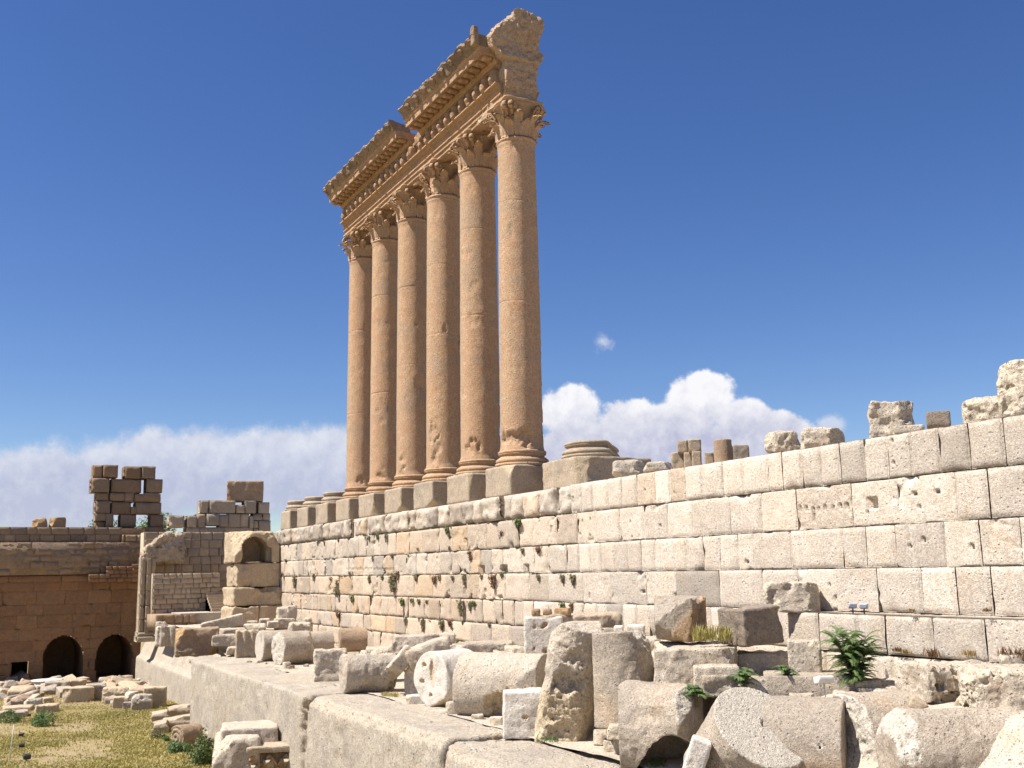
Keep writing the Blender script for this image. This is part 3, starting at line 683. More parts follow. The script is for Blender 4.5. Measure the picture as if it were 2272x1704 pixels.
# upper part, thicker, overhanging the lower by a hand's breadth
mb = MB(); hs = np.linspace(zl+.08, ztop-1.45, 6); fr2 = lambda u, v, w: np.stack([-w-.30+0*u, u-15, v-ZG+0*u], -1)
for i in range(5):
    course(mb, rcuts(yr, Y1, .7, 1.9, r2), hs[i], hs[i+1], fr2, 560+i, lambda u, v, t, w, g: (t, w*.7+.12, g*.7+.05), step=.20, dep=.9, rnd=.12, rough=.13, chip=.3, joint=.03, jit=.09)
fr3 = lambda u, v, w: np.stack([-w+.1+0*u, u-15, v-ZG+0*u], -1)
yend = float(at(235, 1180, X=XA)[1])
course(mb, rcuts(yend-1.5, Y1, .8, 1.5, r2), ztop-1.45, ztop-.72, fr3, 580, lambda u, v, t, w, g: (t, .05, g+.25), step=.22, dep=.9, rnd=.05, joint=.015)
course(mb, rcuts(yend-1.5, Y1, .8, 1.6, r2), ztop-.72, ztop, fr3, 581, lambda u, v, t, w, g: (t, .0, g+.35), step=.22, dep=.9, rnd=.05, joint=.015)
course(mb, rcuts(yr-2, yend-1.5, .7, 1.3, r2), ztop-1.45, ztop-.72, fr2, 583, None, step=.2, dep=.9, rnd=.1, rough=.06, joint=.03)
mb.box((-.25, yr-15, zl+.08-ZG), (3, Y1-15, ztop-1.45-ZG-.05)); mb.box((.35, yend-1.5-15, ztop-1.5-ZG), (2.6, Y1-15, ztop-.05-ZG))
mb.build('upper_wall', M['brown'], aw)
# stepped buttress of small stones near the corner
mb = MB()
for (xa, ya, xb, yb, n) in ((765, 962, 960, 1075, 4), (955, 945, 1022, 1075, 4), (640, 1020, 765, 1078, 2)):
    a, b = at(*z1(xa, ya), X=XA-1.0), at(*z1(xb, yb), X=XA-1.0); vs = np.linspace(b[2], a[2], n+1)
    f4 = lambda u, v, w: np.stack([-w-1.0+0*u, u-15, v-ZG+0*u], -1)
    for i in range(n): course(mb, rcuts(b[1], a[1], .5, 1.0, r2), vs[i], vs[i+1], f4, 590+i+int(xa), lambda u, v, t, w, g: (t, w+.2, g*.3), step=.2, dep=1.0, rnd=.05, joint=.012)
mb.build('stepped_ledge', M['ochre'], aw)
# recess linings
for i, (c, hw, vs, hp) in enumerate(ARCH):
    q = np.linspace(-1, 1, 33); U = c+hw*q; Vv = vs+hp*(1-np.abs(q)**1.9)**.55
    out = [(c-hw, ZG-.2)]+list(zip(U, Vv))+[(c+hw, ZG-.2)]; n = len(out)
    P = [(-.02, u-15, v-ZG) for u, v in out]+[(8., u-15, v-ZG) for u, v in out]
    Fc = [(j, j+1, n+j+1, n+j) for j in range(n-1)]+[tuple(n+j for j in range(n))]
    mk('arched_recess', P, Fc, M['ochre'], aw, False)
P = [(-.02+x, y-15, z) for x in (0, 6.) for y, z in ((DOOR[0], -.2), (DOOR[0], DOOR[2]-ZG), (DOOR[1], DOOR[2]-ZG), (DOOR[1], -.2))]
mk('doorway', P, [(0,1,5,4),(1,2,6,5),(2,3,7,6),(4,5,6,7)], M['ochre'], aw, False)

def stack(name, label, cat, X, blocks, zf, mat, dep, seed, warm=.1, grey=.2, rnd=.09, group=None):
    pts = [(at(*zf(a, b), X=X), at(*zf(c, d), X=X)) for a, b, c, d in blocks]
    o0 = np.array([X, np.mean([p[0][1] for p in pts]), min(p[1][2] for p in pts)])
    f = lambda u, v, w: np.stack([-w+0*u, u-o0[1], v-o0[2]+0*u], -1); mb = MB(); r3 = np.random.default_rng(seed)
    for i, (p, q) in enumerate(pts):
        ashlar(mb, q[1], p[1], q[2], p[2], f, step=.17, dep=dep*r3.uniform(.8, 1.1), rnd=rnd*1.5, rough=.09, chip=.2, jit=.12, seed=seed*50+i, tint=r3.normal(0, .09), warm=max(r3.normal(warm, .25), 0), grey=max(r3.normal(grey, .2), 0), joint=.022, back=True)
    o = mb.build(name, mat, None, True, o0); return tag(o, label, cat, group)
TB = [(1145,170,1260,330),(1268,170,1450,330),(1535,185,1732,345),(1742,185,1912,345),(1125,330,1342,512),(1372,340,1738,515),(1800,345,1995,515),(1185,512,1340,620),(1350,515,1535,620),(1535,512,1655,632),(1655,525,1975,632),(1175,615,1352,765),(1372,628,1608,780),(1605,685,1668,780),(1665,632,1980,778),(1170,765,1300,862),(1300,768,1395,937),(1480,780,1672,937),(1845,780,2010,937),(1180,860,1305,1012),(1305,935,1372,1045),(1370,935,1507,1045),(1507,940,1677,1045),(1677,985,1775,1050),(1770,935,2020,1000),(1290,1040,1420,1130),(1420,1025,1670,1135),(1670,1045,1790,1140),(1150,1005,1295,1130)]
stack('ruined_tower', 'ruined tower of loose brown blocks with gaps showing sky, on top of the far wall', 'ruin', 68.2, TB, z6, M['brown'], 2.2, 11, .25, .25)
PB = [(1450,485,1515,582),(1515,485,1702,582),(1705,520,1768,582),(1768,488,1850,582),(1868,500,1945,582),(1225,595,1332,684),(1350,597,1420,684),(1420,585,1490,684),(1488,585,1586,670),(1584,588,1647,682),(1645,585,1737,682),(1735,585,1802,682),(1802,600,1832,690),(1830,582,1900,632),(1900,580,1952,632),(1830,632,1870,690),(1868,632,1955,712),(1440,680,1622,716),(1620,680,1832,716),(1345,682,1440,720),(1832,690,1870,716)]
stack('block_parapet', 'low broken parapet of tan squared blocks between the tower and the colonnade', 'ruin', 60., PB, z1, M['brickw'], 1.8, 12, .05, .3)
# back wall of smaller stones, its crumbled core, and the corner pilaster
def faced(name, label, X, x0, y0, x1, y1, rows, lo, hi, mat, seed, thick=1.4, tf=None, rnd=.05, joint=.014, cat='wall'):
    a, b = at(*z1(x0, y0), X=X), at(*z1(x1, y1), X=X); o0 = np.array([X, (a[1]+b[1])/2, b[2]]); mb = MB(); r3 = np.random.default_rng(seed)
    f = lambda u, v, w: np.stack([-w+0*u, u-o0[1], v-o0[2]+0*u], -1); vs = np.linspace(b[2], a[2], rows+1)
    vs[1:-1] += r3.normal(0, .04*(vs[1]-vs[0]), rows-1)
    for i in range(rows): course(mb, rcuts(b[1], a[1], lo, hi, r3), vs[i], vs[i+1], f, seed*10+i, tf, step=.16, dep=.6, rnd=rnd, rough=.03, chip=.08, joint=joint)
    mb.box((.28, b[1]-o0[1]+.03, 0), (thick, a[1]-o0[1]-.03, a[2]-o0[2]-.03))
    return tag(mb.build(name, mat, None, True, o0), label, cat)
faced('masonry_wall', 'shaded wall of small tan stones behind the short brick coloured wall', 56., 1045, 715, 1660, 1300, 10, .6, 1.3, M['brickw'], 31, 2.5, lambda u, v, t, w, g: (t-.08, w+.12, g+.1))
faced('short_wall', 'short free standing wall of neat small courses with a bright left edge', 51., 1106, 1016, 1582, 1335, 9, .35, 1.1, M['brickw'], 33, 1.0)
faced('low_wall', 'low wall of brownish blocks in front of the short coursed wall', 46., 1130, 1318, 1412, 1425, 2, .5, 1.0, M['brown'], 35, 5.0)
a = at(*z1(1050, 725), X=54.); b = at(*z1(1330, 930), X=54.)
cy_, cz_ = (a[1]+b[1])/2, (a[2]+b[2])/2; hy, hz = abs(a[1]-b[1])/2, abs(a[2]-b[2])/2
def core(p):
    d = sbox(p, (1.2, hy, hz), .3); d = np.maximum(d, half(p, (0, .62, .8), hz*.75))
    return d+.40*fbm(p, 1.6, 5, 3, .7)+.65*(np.abs(fbm(p, 2.3, 4, 6))-.2)
V, Q = surfnets(core, (-2, -hy-.6, -hz-.6), (2, hy+.6, hz+.6), .11)
tag(mk('rubble_core', V, Q, M['brickw'], smooth=False, loc=(55.2, cy_, cz_)), 'crumbling lump of rubble core on the broken wall corner', 'ruin')
# corner pilaster
a = at(*z1(1022, 905), X=54.); b = at(*z1(1105, 1500), X=54.); w_ = a[1]-b[1]; hh = a[2]-b[2]
pl = empty('corner_pilaster', (54., (a[1]+b[1])/2, b[2]), 'tall worn corner pilaster with vertical flutes at the end of the broken wall', 'pilaster')
zs = [0, hh*.10, hh*.26, hh*.42, hh*.60, hh*.80, hh]; mb = MB()
for i in range(1, 6):
    for j, (u0, u1, dx) in enumerate(((-.5, -.18, 0.), (-.18, .14, -.12), (.14, .5, .08))):
        ashlar(mb, u0*w_, u1*w_, zs[i], zs[i+1], lambda u, v, w, dx=dx: np.stack([-w+dx+0*u, u, v+0*u], -1), step=.12, dep=1.6, rnd=.05, rough=.05, chip=.12, seed=700+i*5+j, tint=rng.normal(0, .06), warm=.15, back=True)
mb.build('shaft', M['brickw'], pl)
mb = MB()
for z0_, z1_, k in ((-.1, zs[1]*.55, 1.25), (zs[1]*.55, zs[1]*1.05, 1.12)): ashlar(mb, -.5*w_*k, .5*w_*k, z0_, z1_, lambda u, v, w, k=k: np.stack([-w-(k-1)*1.2+0*u, u, v+0*u], -1), step=.12, dep=1.8, rnd=.1, rough=.06, chip=.15, seed=720+int(k*10), back=True)
mb.build('base', M['brickw'], pl)
# steps
st = MB(); a = at(*z1(1535, 1300), X=48.); b = at(*z1(1665, 1300), X=48.)
for i in range(9):
    st.box((i*.42, b[1]-.3-a[1], 0), (7, 0, .23*(i+1)-.01), tint=rng.normal(0, .05))
tag(st.build('stone_steps', M['brickw'], None, False, (48., a[1], a[2]-.1)), 'small flight of stone steps beside the niche pier', 'steps')
mb = MB(); mb.box((46.5, 1.0, -12), (58, 8.0, -9.0)); tag(mb.build('raised_floor', M['rubble'], None, False), kind='structure')
# niche pier at the end of the great wall
t = empty('niche_pier', (38., 4., -9.7), 'pier of four huge stacked blocks with a dark round headed niche near the top', 'pier')
def pb(name, y0, y1, z0, z1_, x0, x1, fn=None, seed=0, cuts=(), rough=.05):
    c = np.array([(x0+x1)/2, (y0+y1)/2, (z0+z1_)/2]); b = np.array([(x1-x0)/2, (y1-y0)/2, (z1_-z0)/2])
    base = lambda p: sbox(p, b, .07) if fn is None else np.maximum(sbox(p, b, .07), fn(p+c))
    V, Q, raw = carve(base, -b, b, .085, cuts, (), .11, .2, .22, seed)
    mk(name, V+c-np.array([38., 4., -9.7]), Q, M['ochre'] if 0 else M['pier'], t, attrs={'raw': raw, 'warm': np.full(len(V), .15)})
M['pier'] = stone('pier_stone', (.46,.365,.25), (.52,.42,.30), (.45,.28,.13), (.28,.235,.185), .4, .3, .2, .6, .6, rawc=(.48,.38,.25))
def hollow(p):
    x, y, z = p[..., 0], p[..., 1], p[..., 2]; yc, hw, vs = 3.95, 1.02, -3.9
    a_ = np.where(z > vs, np.sqrt((y-yc)**2+(z-vs)**2)-hw, np.maximum(np.abs(y-yc)-hw, -4.9-z))
    slit = np.maximum(np.maximum(np.abs(y-2.95)-.32, np.abs(z+4.35)-.58), np.abs(x-38.0)-.7)
    return -np.minimum(np.maximum(a_, x-40.6), slit)
pb('niche_block', 1.95, 5.6, -4.95, -2.45, 38.0, 41.6, hollow, 5, [((-.6, .0, .8), 1.95), ((-.5,.7,.5),1.75), ((-.3,-.8,.6),1.95)])
pb('middle_block', 1.9, 5.38, -6.85, -4.97, 38.0, 41.4, None, 8)
pb('notched_block', 1.55, 5.7, -8.3, -6.87, 37.6, 41.4, lambda p: -sell(p, (37.7, 2.9, -6.75), (.6, .75, .5)), 11, [((-.3, -.85, .5), 2.35)])
pb('footing_block', 3.7, 5.85, -9.9, -8.32, 37.3, 41, None, 14, [((0, .8, .6), 1.2)])
pb('footing_block', 1.3, 3.66, -9.9, -8.32, 37.4, 41, None, 17, [((-.4, -.7, .6), 1.6)])
# moulded podium between the great blocks and the far corner
prof = [(5.0,-9.9),(7.6,-10.0),(8.0,-11.3),(8.25,-11.45),(8.9,-13.15),(9.15,-13.3),(9.2,-13.45),(9.2,-15.9)]
pr_ = []
for p0, p1 in zip(prof[:-1], prof[1:]):
    n = max(int(np.hypot(p1[0]-p0[0], p1[1]-p0[1])/.2), 1)
    for k in range(n): pr_.append((p0[0]+(p1[0]-p0[0])*k/n, p0[1]+(p1[1]-p0[1])*k/n))
pr_.append(prof[-1]); pr_ = np.array(pr_); xs = np.arange(27, 61.5, .25); X_, I = np.meshgrid(xs, np.arange(len(pr_)), indexing='ij')
Y_ = pr_[I, 0].copy(); Z_ = pr_[I, 1].copy(); p = np.stack([X_, Y_, Z_], -1)
jn = np.exp(-(((X_+1.3) % 6.2-3.1)/.06)**2); Y_ += .05*fbm(p, .9, 4, 4)-.08*jn-.25*np.maximum(fbm(p, .5, 3, 14)-.25, 0); Z_ += .06*fbm(p, .8, 4, 8)*(pr_[I, 1] > -15.5)
V = np.stack([X_, Y_, Z_], -1).reshape(-1, 3); m_ = len(pr_)
tag(mk('moulded_podium', V-np.array([44, 9, ZG]), gridfaces(len(xs), m_)+[tuple(range(m_)), tuple((len(xs)-1)*m_+j for j in range(m_))], M['mega'], loc=(44, 9, ZG)), 'pale moulded podium with a sloping profile beyond the row of great blocks', 'podium')
# ------------------------------------------------------------------ the row of megaliths
def mega(label, x0, x1, y1, top, seed, cuts=(), near=0, bites=()):
    c = np.array([(x0+x1)/2, y1-2.1, (top+ZG-.5)/2]); b = np.array([(x1-x0)/2, 2.1, (top-ZG+.5)/2])
    def base(p):
        d = sbox(p, b, .10)
        # weathered gutters running down the face
        return d+.10*np.clip(p[..., 1]-b[1]+.4, 0, 1)*fbm(p*np.array([2.2, .5, .22]), 1, 5, seed+3, .6)+.05*np.abs(fbm(p*np.array([1, 1, .8]), 1.7, 4, seed+40, .6))
    V, Q, raw = carve(base, -b, b, .105 if x1 < 3 else .125, cuts, bites, .045, .10, .18, seed)
    cw = V+c; z = cw[:, 2]
    o = mk('megalith', V, Q, M['mega'], loc=c, attrs={'raw': raw, 'warm': .45*np.clip(fbm(cw, .35, 3, 3)+.1, 0, 1)*sstep(top-.6, top-2.2, z)})
    return tag(o, label, 'stone block', 'row of giant squared blocks')
mega('farthest giant block of the row, with rows of small pock holes and grey streaks', -.55, 25.6, 11.35, ZP, 21, [((.0, .75, .66), 2.02+1.4)], bites=[((12.6, 2.2, .2), (1.0, .5, 2.6)), ((-13.2, 2.1, .3), (.8, .5, 2.4))])
mega('second giant block with rounded front edge and broken joint at its left', -15.3, -.65, 11.35, ZP-.03, 24, [((.75, .45, .48), 7.1), ((0, .8, .6), 2.95)])
mega('nearest giant block, with a stepped broken end and a crack across its top', -33, -15.42, 11.75, ZP-.14, 27, [((.5, .8, .1), 6.0), ((0, .75, .66), 3.02)])
mega('giant block continuing the row out of frame at the bottom', -50, -33.1, 11.7, ZP-.2, 30)
# ------------------------------------------------------------------ fallen stones
def rot(ax, a):
    c, s = math.cos(a), math.sin(a); i, j = [k for k in range(3) if k != ax]; m = np.eye(3); m[i, i] = m[j, j] = c; m[i, j] = -s; m[j, i] = s; return m
def put(name, label, box, fn=None, T=None, mat='rubble', at_=None, cat='stone', group=None, seed=None, cuts=(), bites=(), rough=.09, chip=.15, rawrough=.16, grow=(1., 1., 1.), vq=3.0, kind='block', ncut=3, yaw=0., attrs=None, sink=.06, r=.05):
    """a stone filling the photo rectangle box, resting on the ground (or at distance at_), T metres deep.
    local axes: x to the viewer's right, y away, z up; kind block / boulder / own sdf fn(p, a, b, c)"""
    x0, y0, x1, y1 = box; xc = (x0+x1)/2
    P0 = gp(xc, y1) if at_ is None else at(xc, y1, **at_)
    dz = depth(P0); s = dz/F; W = (x1-x0)*s; dv = P0-CP; hd = np.hypot(dv[0], dv[1]); dep = math.atan2(-dv[2], hd)
    if T is None: T = .8*W
    Hh = max(((y1-y0)*s-T*max(math.sin(dep), 0)*.75)/math.cos(dep), (y1-y0)*s*.35)
    fy = np.array([dv[0]/hd, dv[1]/hd, 0]); fx = np.array([fy[1], -fy[0], 0]); a, b, c = W/2*grow[0], T/2*grow[1], Hh/2*grow[2]
    seed = seed if seed is not None else int(x0*7+y0*13) % 9973
    r2 = np.random.default_rng(seed); ext = np.array([a, b, c])
    if kind == 'boulder' and not cuts:
        cuts = []
        for k in range(ncut+3):
            n = r2.normal(0, 1, 3); n[2] = abs(n[2])*.8 if k < ncut else n[2]*.3; n /= np.linalg.norm(n)
            sup = np.abs(n*ext).sum(); cuts.append((n, sup*r2.uniform(.62, .80)))
        rw = .0
    elif kind == 'block' and not cuts and fn is None:
        cuts = []
        for k in range(ncut):
            n = r2.choice([-1, 1], 3)*r2.uniform(.25, 1, 3); n /= np.linalg.norm(n); sup = np.abs(n*ext).sum(); cuts.append((n, sup*r2.uniform(.78, .93)))
    base = (lambda p: fn(p, a, b, c)) if fn else (lambda p: sbox(p, ext, min(r, ext.min()*.6)))
    vox = float(np.clip(vq*s, .03, .14)); vox = max(vox, (a*b*c*8/260000)**(1/3))
    sc_ = min(1., ext.min()/.45)
    V, Q, raw = carve(base, -ext*1.12, ext*1.12, vox, cuts, bites, rough*sc_, chip*sc_, rawrough*sc_, seed)
    ctr = P0+fy*b+np.array([0, 0, c-sink])
    R3 = Matrix(((fx[0], fy[0], 0), (fx[1], fy[1], 0), (0, 0, 1))).to_4x4(); R3.translation = Vector(ctr)
    o = mk(name, V, Q, M[mat], smooth=False, attrs=dict({'raw': raw}, **({k: f(V, a, b, c) for k, f in (attrs or {}).items()})))
    o.matrix_world = R3
    return tag(o, label, cat, group)
def drumf(phi, R=None, L=None, tilt=0., off=(0, 0, 0), rr=.05):
    """cylinder whose axis lies phi degrees from the viewer's right towards away, tilt raises the far end"""
    def f(p, a, b, c):
        m = rot(1, math.radians(-tilt)) @ rot(2, math.radians(phi)).T
        q = (p-np.array(off)) @ m.T
        return scyl(q, R or c, L or 2*a, 0, rr)
    return f
def axisn(phi, sg=1): return (sg*math.cos(math.radians(phi)), sg*math.sin(math.radians(phi)), 0)
D = dict
# --- along the edge of the terrace, from the far corner towards the camera
put('stone_block', 'massive rough tan block overhanging the far corner of the giant blocks', (389,1390,483,1454), T=2.4, mat='brown', at_=D(Z=ZP), cuts=[((-.8,-.3,.5),1.45),((.7,-.5,-.5),1.55)], rough=.12, chip=.16)
put('stone_block', 'pale squared block with upright grooves, left of the overhanging tan block', (345,1386,388,1432), T=1.6, at_=D(X=30.5), cuts=[((-.6,-.3,.7),.95)], fn=lambda p,a,b,c: sbox(p,(a,b,c),.06)+.05*np.sign(np.sin(p[...,0]*9))*(p[...,1]<-b+.15))
put('small_stone', 'small rounded stone on top of the grooved pale block', (346,1376,372,1389), T=.8, at_=D(X=31), kind='boulder')
put('carved_block', 'long carved cornice piece with an egg and dart band lying tilted by the niche pier', (449,1362,538,1402), T=1.2, at_=D(X=33), mat='rubble', cat='carved stone', rough=.03,
    fn=lambda p,a,b,c: np.maximum(sbox(p@rot(1,.22),(a*1.02,b,c*.62),.05), .0-9)-.05*np.sin(p[...,0]*16)*np.exp(-((p@rot(1,.22))[...,2]/.13)**2)-.05*(np.abs((p@rot(1,.22))[...,2]-c*.42)<.07))
put('stone_slab', 'flat broken slab below the carved cornice piece', (478,1392,535,1412), T=1.4, at_=D(X=30), kind='boulder')
put('stone_slab', 'long rough slab lying between the tan block and the moulded stub', (470,1405,530,1432), T=1.5, at_=D(X=26.5), mat='rubble', kind='boulder')
put('moulded_block', 'moulded stub of a pilaster with upright bands, left of the fallen drums', (522,1396,573,1461), T=1.5, mat='brickw', cat='carved stone', cuts=[((.5,-.3,.8),1.1)], fn=lambda p,a,b,c: sbox(p,(a,b,c),.05)+.06*np.sin(p[...,0]*13)*(p[...,1]<0), rough=.09, chip=.14)
put('column_drum', 'far fallen drum showing a thin pale end face, just right of the moulded stub', (572,1395,654,1468), drumf(18), T=2.1, cat='column drum', rough=.035, chip=.07, mat='drum', group='fallen column drums', cuts=[(axisn(18,-1),1.12)], rawrough=.03)
put('column_drum', 'broad fallen drum with a wide pale oval end and rusty underside', (611,1397,690,1477), drumf(24), T=2.1, cat='column drum', rough=.035, chip=.07, mat='drum', group='fallen column drums', cuts=[(axisn(24,-1),1.0),((.9,-.3,.35),1.15)])
put('column_drum', 'long smooth shaft piece lying behind the pair of pale ended drums', (672,1397,796,1449), drumf(6), T=2.0, cat='column drum', rough=.035, chip=.07, mat='drum', group='fallen column drums', cuts=[((.8,-.55,-.1),1.5)])
put('column_drum', 'rounded drum end poking out behind the long smooth shaft piece', (752,1390,823,1446), drumf(5), T=1.8, cat='column drum', rough=.035, chip=.07, group='fallen column drums', mat='brown', at_=D(X=17.5))
put('broken_block', 'squat crumbling block with a clean pale left edge, in front of the long shaft piece', (696,1436,769,1513), T=1.5, cuts=[((.2,-.5,.85),1.05),((.9,-.2,.4),1.1)], rough=.12, rawrough=.3)
put('broken_block', 'wide sandy block with bright left end beside the crumbling squat block', (757,1444,882,1540), T=2.0, fn=drumf(14), cuts=[((.75,-.5,-.35),1.0),((0,.1,1),.82)], rough=.10, rawrough=.25, mat='rubble', cat='broken stone')
def beak(p, a, b, c):
    d = sbox((p-np.array([.38*a, 0, .45*c])) @ rot(1, .32), (.66*a, b*.9, .36*c), .15)
    d = np.minimum(d, sbox((p-np.array([-.45*a, -.1, .12*c])) @ rot(1, -.75), (.22*a, b*.7, .62*c), .12))
    d = np.minimum(d, sell(p, (-.02*a, -.3*b, -.05*c), (.26*a, b*.5, .22*c)))
    d = np.minimum(d, scyl(p-np.array([.0, 0, -.55*c]), .32*a, .95*c, 2, .08)+.04*np.cos(np.arctan2(p[..., 1], p[..., 0])*14)*(p[..., 2] < -.2*c))
    return np.maximum(d, -sell(p, (-.75*a, -.4*b, -.35*c), (.42*a, b, .3*c)))
put('capital_fragment', 'broken capital tipped over with a beak like overhang and fluted foot', (842,1408,1004,1548), beak, T=2.0, cat='carved stone', rough=.10, chip=.12, mat='rubble')
put('column_drum', 'upturned drum with a white end face cut by a long narrow slot', (930,1436,1062,1571), drumf(40, L=1.9), T=2.2, cat='column drum', rough=.035, chip=.07, group='fallen column drums', mat='white', cuts=[((.0,-.45,-.9),1.18),((.4,-.2,.9),1.25)],
    bites=[((-.67,-.69,.25),(.11,.13,.48)),((-.99,-.30,.55),(.13,.13,.10)),((-1.08,-.19,-.1),(.14,.14,.12)),((-.73,-.61,-.6),(.11,.12,.10))], rawrough=.03)
put('broken_drum', 'rough grey backed slab of drum behind the slotted drum', (985,1420,1142,1512), T=2.2, cat='column drum', mat='drum', kind='boulder', at_=D(D=45.5), rough=.12)
put('column_drum', 'fat grey drum with its lower front broken open to yellow conglomerate', (1021,1453,1224,1595), drumf(-24, R=1.24), T=2.5, cat='column drum', rough=.035, chip=.07, group='fallen column drums', bites=[((-.15,-1.2,-.85),(.85,.62,.85)),((.5,-1.25,-.9),(.5,.4,.5))], rawrough=.22, mat='conglom')
put('stone_block', 'small bright white block standing in front of the fat grey drum', (1116,1524,1210,1635), T=1.2, mat='white', cuts=[((.6,-.4,.5),.98),((-.1,.2,.95),.75)], bites=[((.1,-.62,-.1),(.08,.15,.09))], rough=.05)
lean = lambda p, a, b, c: scyl((p-np.array([.08, .0, 0])) @ rot(1, -.24) @ rot(0, .22), min(a*1.02, 1.2), 2.5*c, 2, .05)
put('leaning_drum', 'leaning shaft fragment with a coarse yellow broken foot and grey ribbed back', (1198,1392,1330,1652), lean, T=2.4, cat='column drum', cuts=[((-.30,-.92,-.22),.74),((-.55,.1,.8),1.62,.4)], bites=[((-.15,-.9,.1),(.6,.35,.35))], rawrough=.20, rough=.12, chip=.14, mat='conglom', attrs={'raw': lambda V,a,b,c: np.clip(sstep(.1*c,-.25*c,V[:,2])*1.0*(V[:,1]<.25*b),0,1)})
upd = lambda p, a, b, c: np.maximum(scyl(p @ rot(0, -.06) @ rot(1,.04), a*1.0, 2.05*c, 2, .04), -p[..., 0]-a*.93)
put('standing_drum', 'tall upright shaft fragment with a straight left edge and broken upper right side', (1313,1400,1458,1618), upd, T=2.0, cat='column drum', mat='drum', cuts=[((.80,-.25,.55),1.12)], rawrough=.34, rough=.05, at_=D(Z=-10.55), sink=0)
put('broken_drum', 'dark ribbed slab slumping behind the tall upright fragment', (1400,1430,1500,1560), lambda p,a,b,c: sbox(p@rot(1,-.65),(a*.5,b,c*1.1),.12), T=1.8, at_=D(D=34.5), cat='column drum', mat='plinth', rough=.14)
for i,(bx,lb) in enumerate([((1315,1612,1352,1652),'grey prop stone under the left foot of the upright fragment'),((1345,1600,1392,1640),'flat pinkish prop stone wedged under the upright fragment'),((1338,1632,1372,1668),'tan prop stone at the bottom left of the little pile'),((1362,1628,1408,1672),'rounded tan prop stone at the bottom of the little pile'),((1392,1640,1418,1675),'orange prop stone half hidden by the hollow drum')]):
    put('prop_stone', lb, bx, T=.9, kind='boulder', group='prop stones under the upright fragment', mat='rubble', at_=D(Z=-11.2) if i!=1 else D(Z=-10.75))
def arc(p, a, b, c): return np.maximum(scyl((p-np.array([.05, .25, -.15*c])) @ rot(2,-.5), 1.28, 2.3, 0, .06), -scyl((p-np.array([.25, -b*.55, -c*.95])) @ rot(2,.25), c*.78, 2.6, 1, .05))
put('hollow_drum', 'overhanging half drum with a dark arched hollow beneath', (1390,1512,1552,1712), arc, T=2.2, cat='column drum', mat='drum', cuts=[((-.45,-.62,.64),1.12),((.55,-.6,.58),1.22)], rawrough=.10, rough=.06)
put('leaning_slab', 'white slab propped against the front of the big drums', (1500,1632,1588,1760), lambda p,a,b,c: sbox(p@rot(1,-.34),(a*.52,b,c*1.0),.06), T=.7, mat='white', at_=D(Z=-11.2), rough=.06)
NB = np.array([.42,-.58,.70]); NB /= np.linalg.norm(NB)
def faced_drum(p, a, b, c):
    e2 = np.cross(NB, [0, 0, 1.]); e2 /= np.linalg.norm(e2); m = np.stack([NB, e2, np.cross(NB, e2)])
    return scyl((p-np.array([.40, -.50, .10])+NB*1.15) @ m.T, 1.20, 2.3, 0, .05)
put('column_drum', 'big grey drum with a smooth pale end face and a square dowel hole', (1532,1495,1790,1770), faced_drum, T=2.4, cat='column drum', mat='drum', rough=.04, chip=.08, group='fallen column drums', cuts=[(NB, float(NB@np.array([.40,-.50,.10]))-.03, .15)], bites=[((.45,-.45,.16),(.09,.20,.10))], rawrough=.12, sink=.1, grow=(1.1,1.25,1.15))
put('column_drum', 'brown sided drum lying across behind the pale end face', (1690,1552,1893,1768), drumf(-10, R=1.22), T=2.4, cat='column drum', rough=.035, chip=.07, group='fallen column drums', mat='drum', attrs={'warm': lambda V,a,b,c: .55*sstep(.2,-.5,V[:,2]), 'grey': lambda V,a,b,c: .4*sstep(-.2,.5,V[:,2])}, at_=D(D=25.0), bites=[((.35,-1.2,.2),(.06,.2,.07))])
put('column_drum', 'drum with a crumbled white end facing left, next to the brown sided drum', (1874,1540,2100,1760), drumf(30, R=1.22, L=2.8), T=2.6, cat='column drum', rough=.035, chip=.07, mat='drum', group='fallen column drums', cuts=[(axisn(36,-1),1.2)], rawrough=.13, at_=D(D=24.6))
put('broken_drum', 'great rounded boulder like drum with orange layered underside at the lower right', (1972,1552,2290,1800), lambda p,a,b,c: scyl((p) @ rot(2,.35), c*1.02, 2*a*1.0, 0, .2), T=2.8, cat='column drum', mat='drum', cuts=[((-.2,-.65,-.73),1.15),((-.75,-.2,.6),1.5),((-.1,-.85,.5),1.28)], rawrough=.16, rough=.08)
put('stone_block', 'large rough block rising at the right edge of the heap', (2143,1466,2330,1640), T=2.2, cuts=[((-.55,-.4,.73),1.15),((-.1,-.7,.7),1.2),((-.8,-.55,-.1),1.0)], rawrough=.36, rough=.14, at_=D(D=23.5))
put('stone_block', 'flat topped block with a dark crumbling right side below the footing', (2008,1455,2220,1562), T=2.4, fn=lambda p,a,b,c: sbox(p@rot(2,-.95),(a*.62,a*.95,c*.98),.05), cuts=[((.58,-.81,0),.62)], rawrough=.40, rough=.12)
put('column_drum', 'half buried drum behind the small floodlight', (1698,1494,1892,1562), drumf(4, R=.95), T=1.8, cat='column drum', rough=.035, chip=.07, mat='drum', group='fallen column drums')
put('small_stone', 'triangular pinkish stone in front of the half buried drum', (1752,1532,1812,1564), T=.7, kind='boulder', mat='rubble', at_=D(D=26.8))
put('rubble_lump', 'knobbly low lump of rubble to the right of the floodlight', (1840,1530,1905,1566), T=1.2, kind='boulder', rough=.2, at_=D(D=26.6), cat='rubble')
put('rubble_lump', 'long low ridge of crushed rubble under the green bush', (1880,1512,2040,1556), T=1.4, kind='boulder', rough=.26, at_=D(D=27.3), cat='rubble')
put('stone_block', 'small squared stone at the foot of the green bush', (1898,1500,1955,1535), T=.8, at_=D(D=27.6))
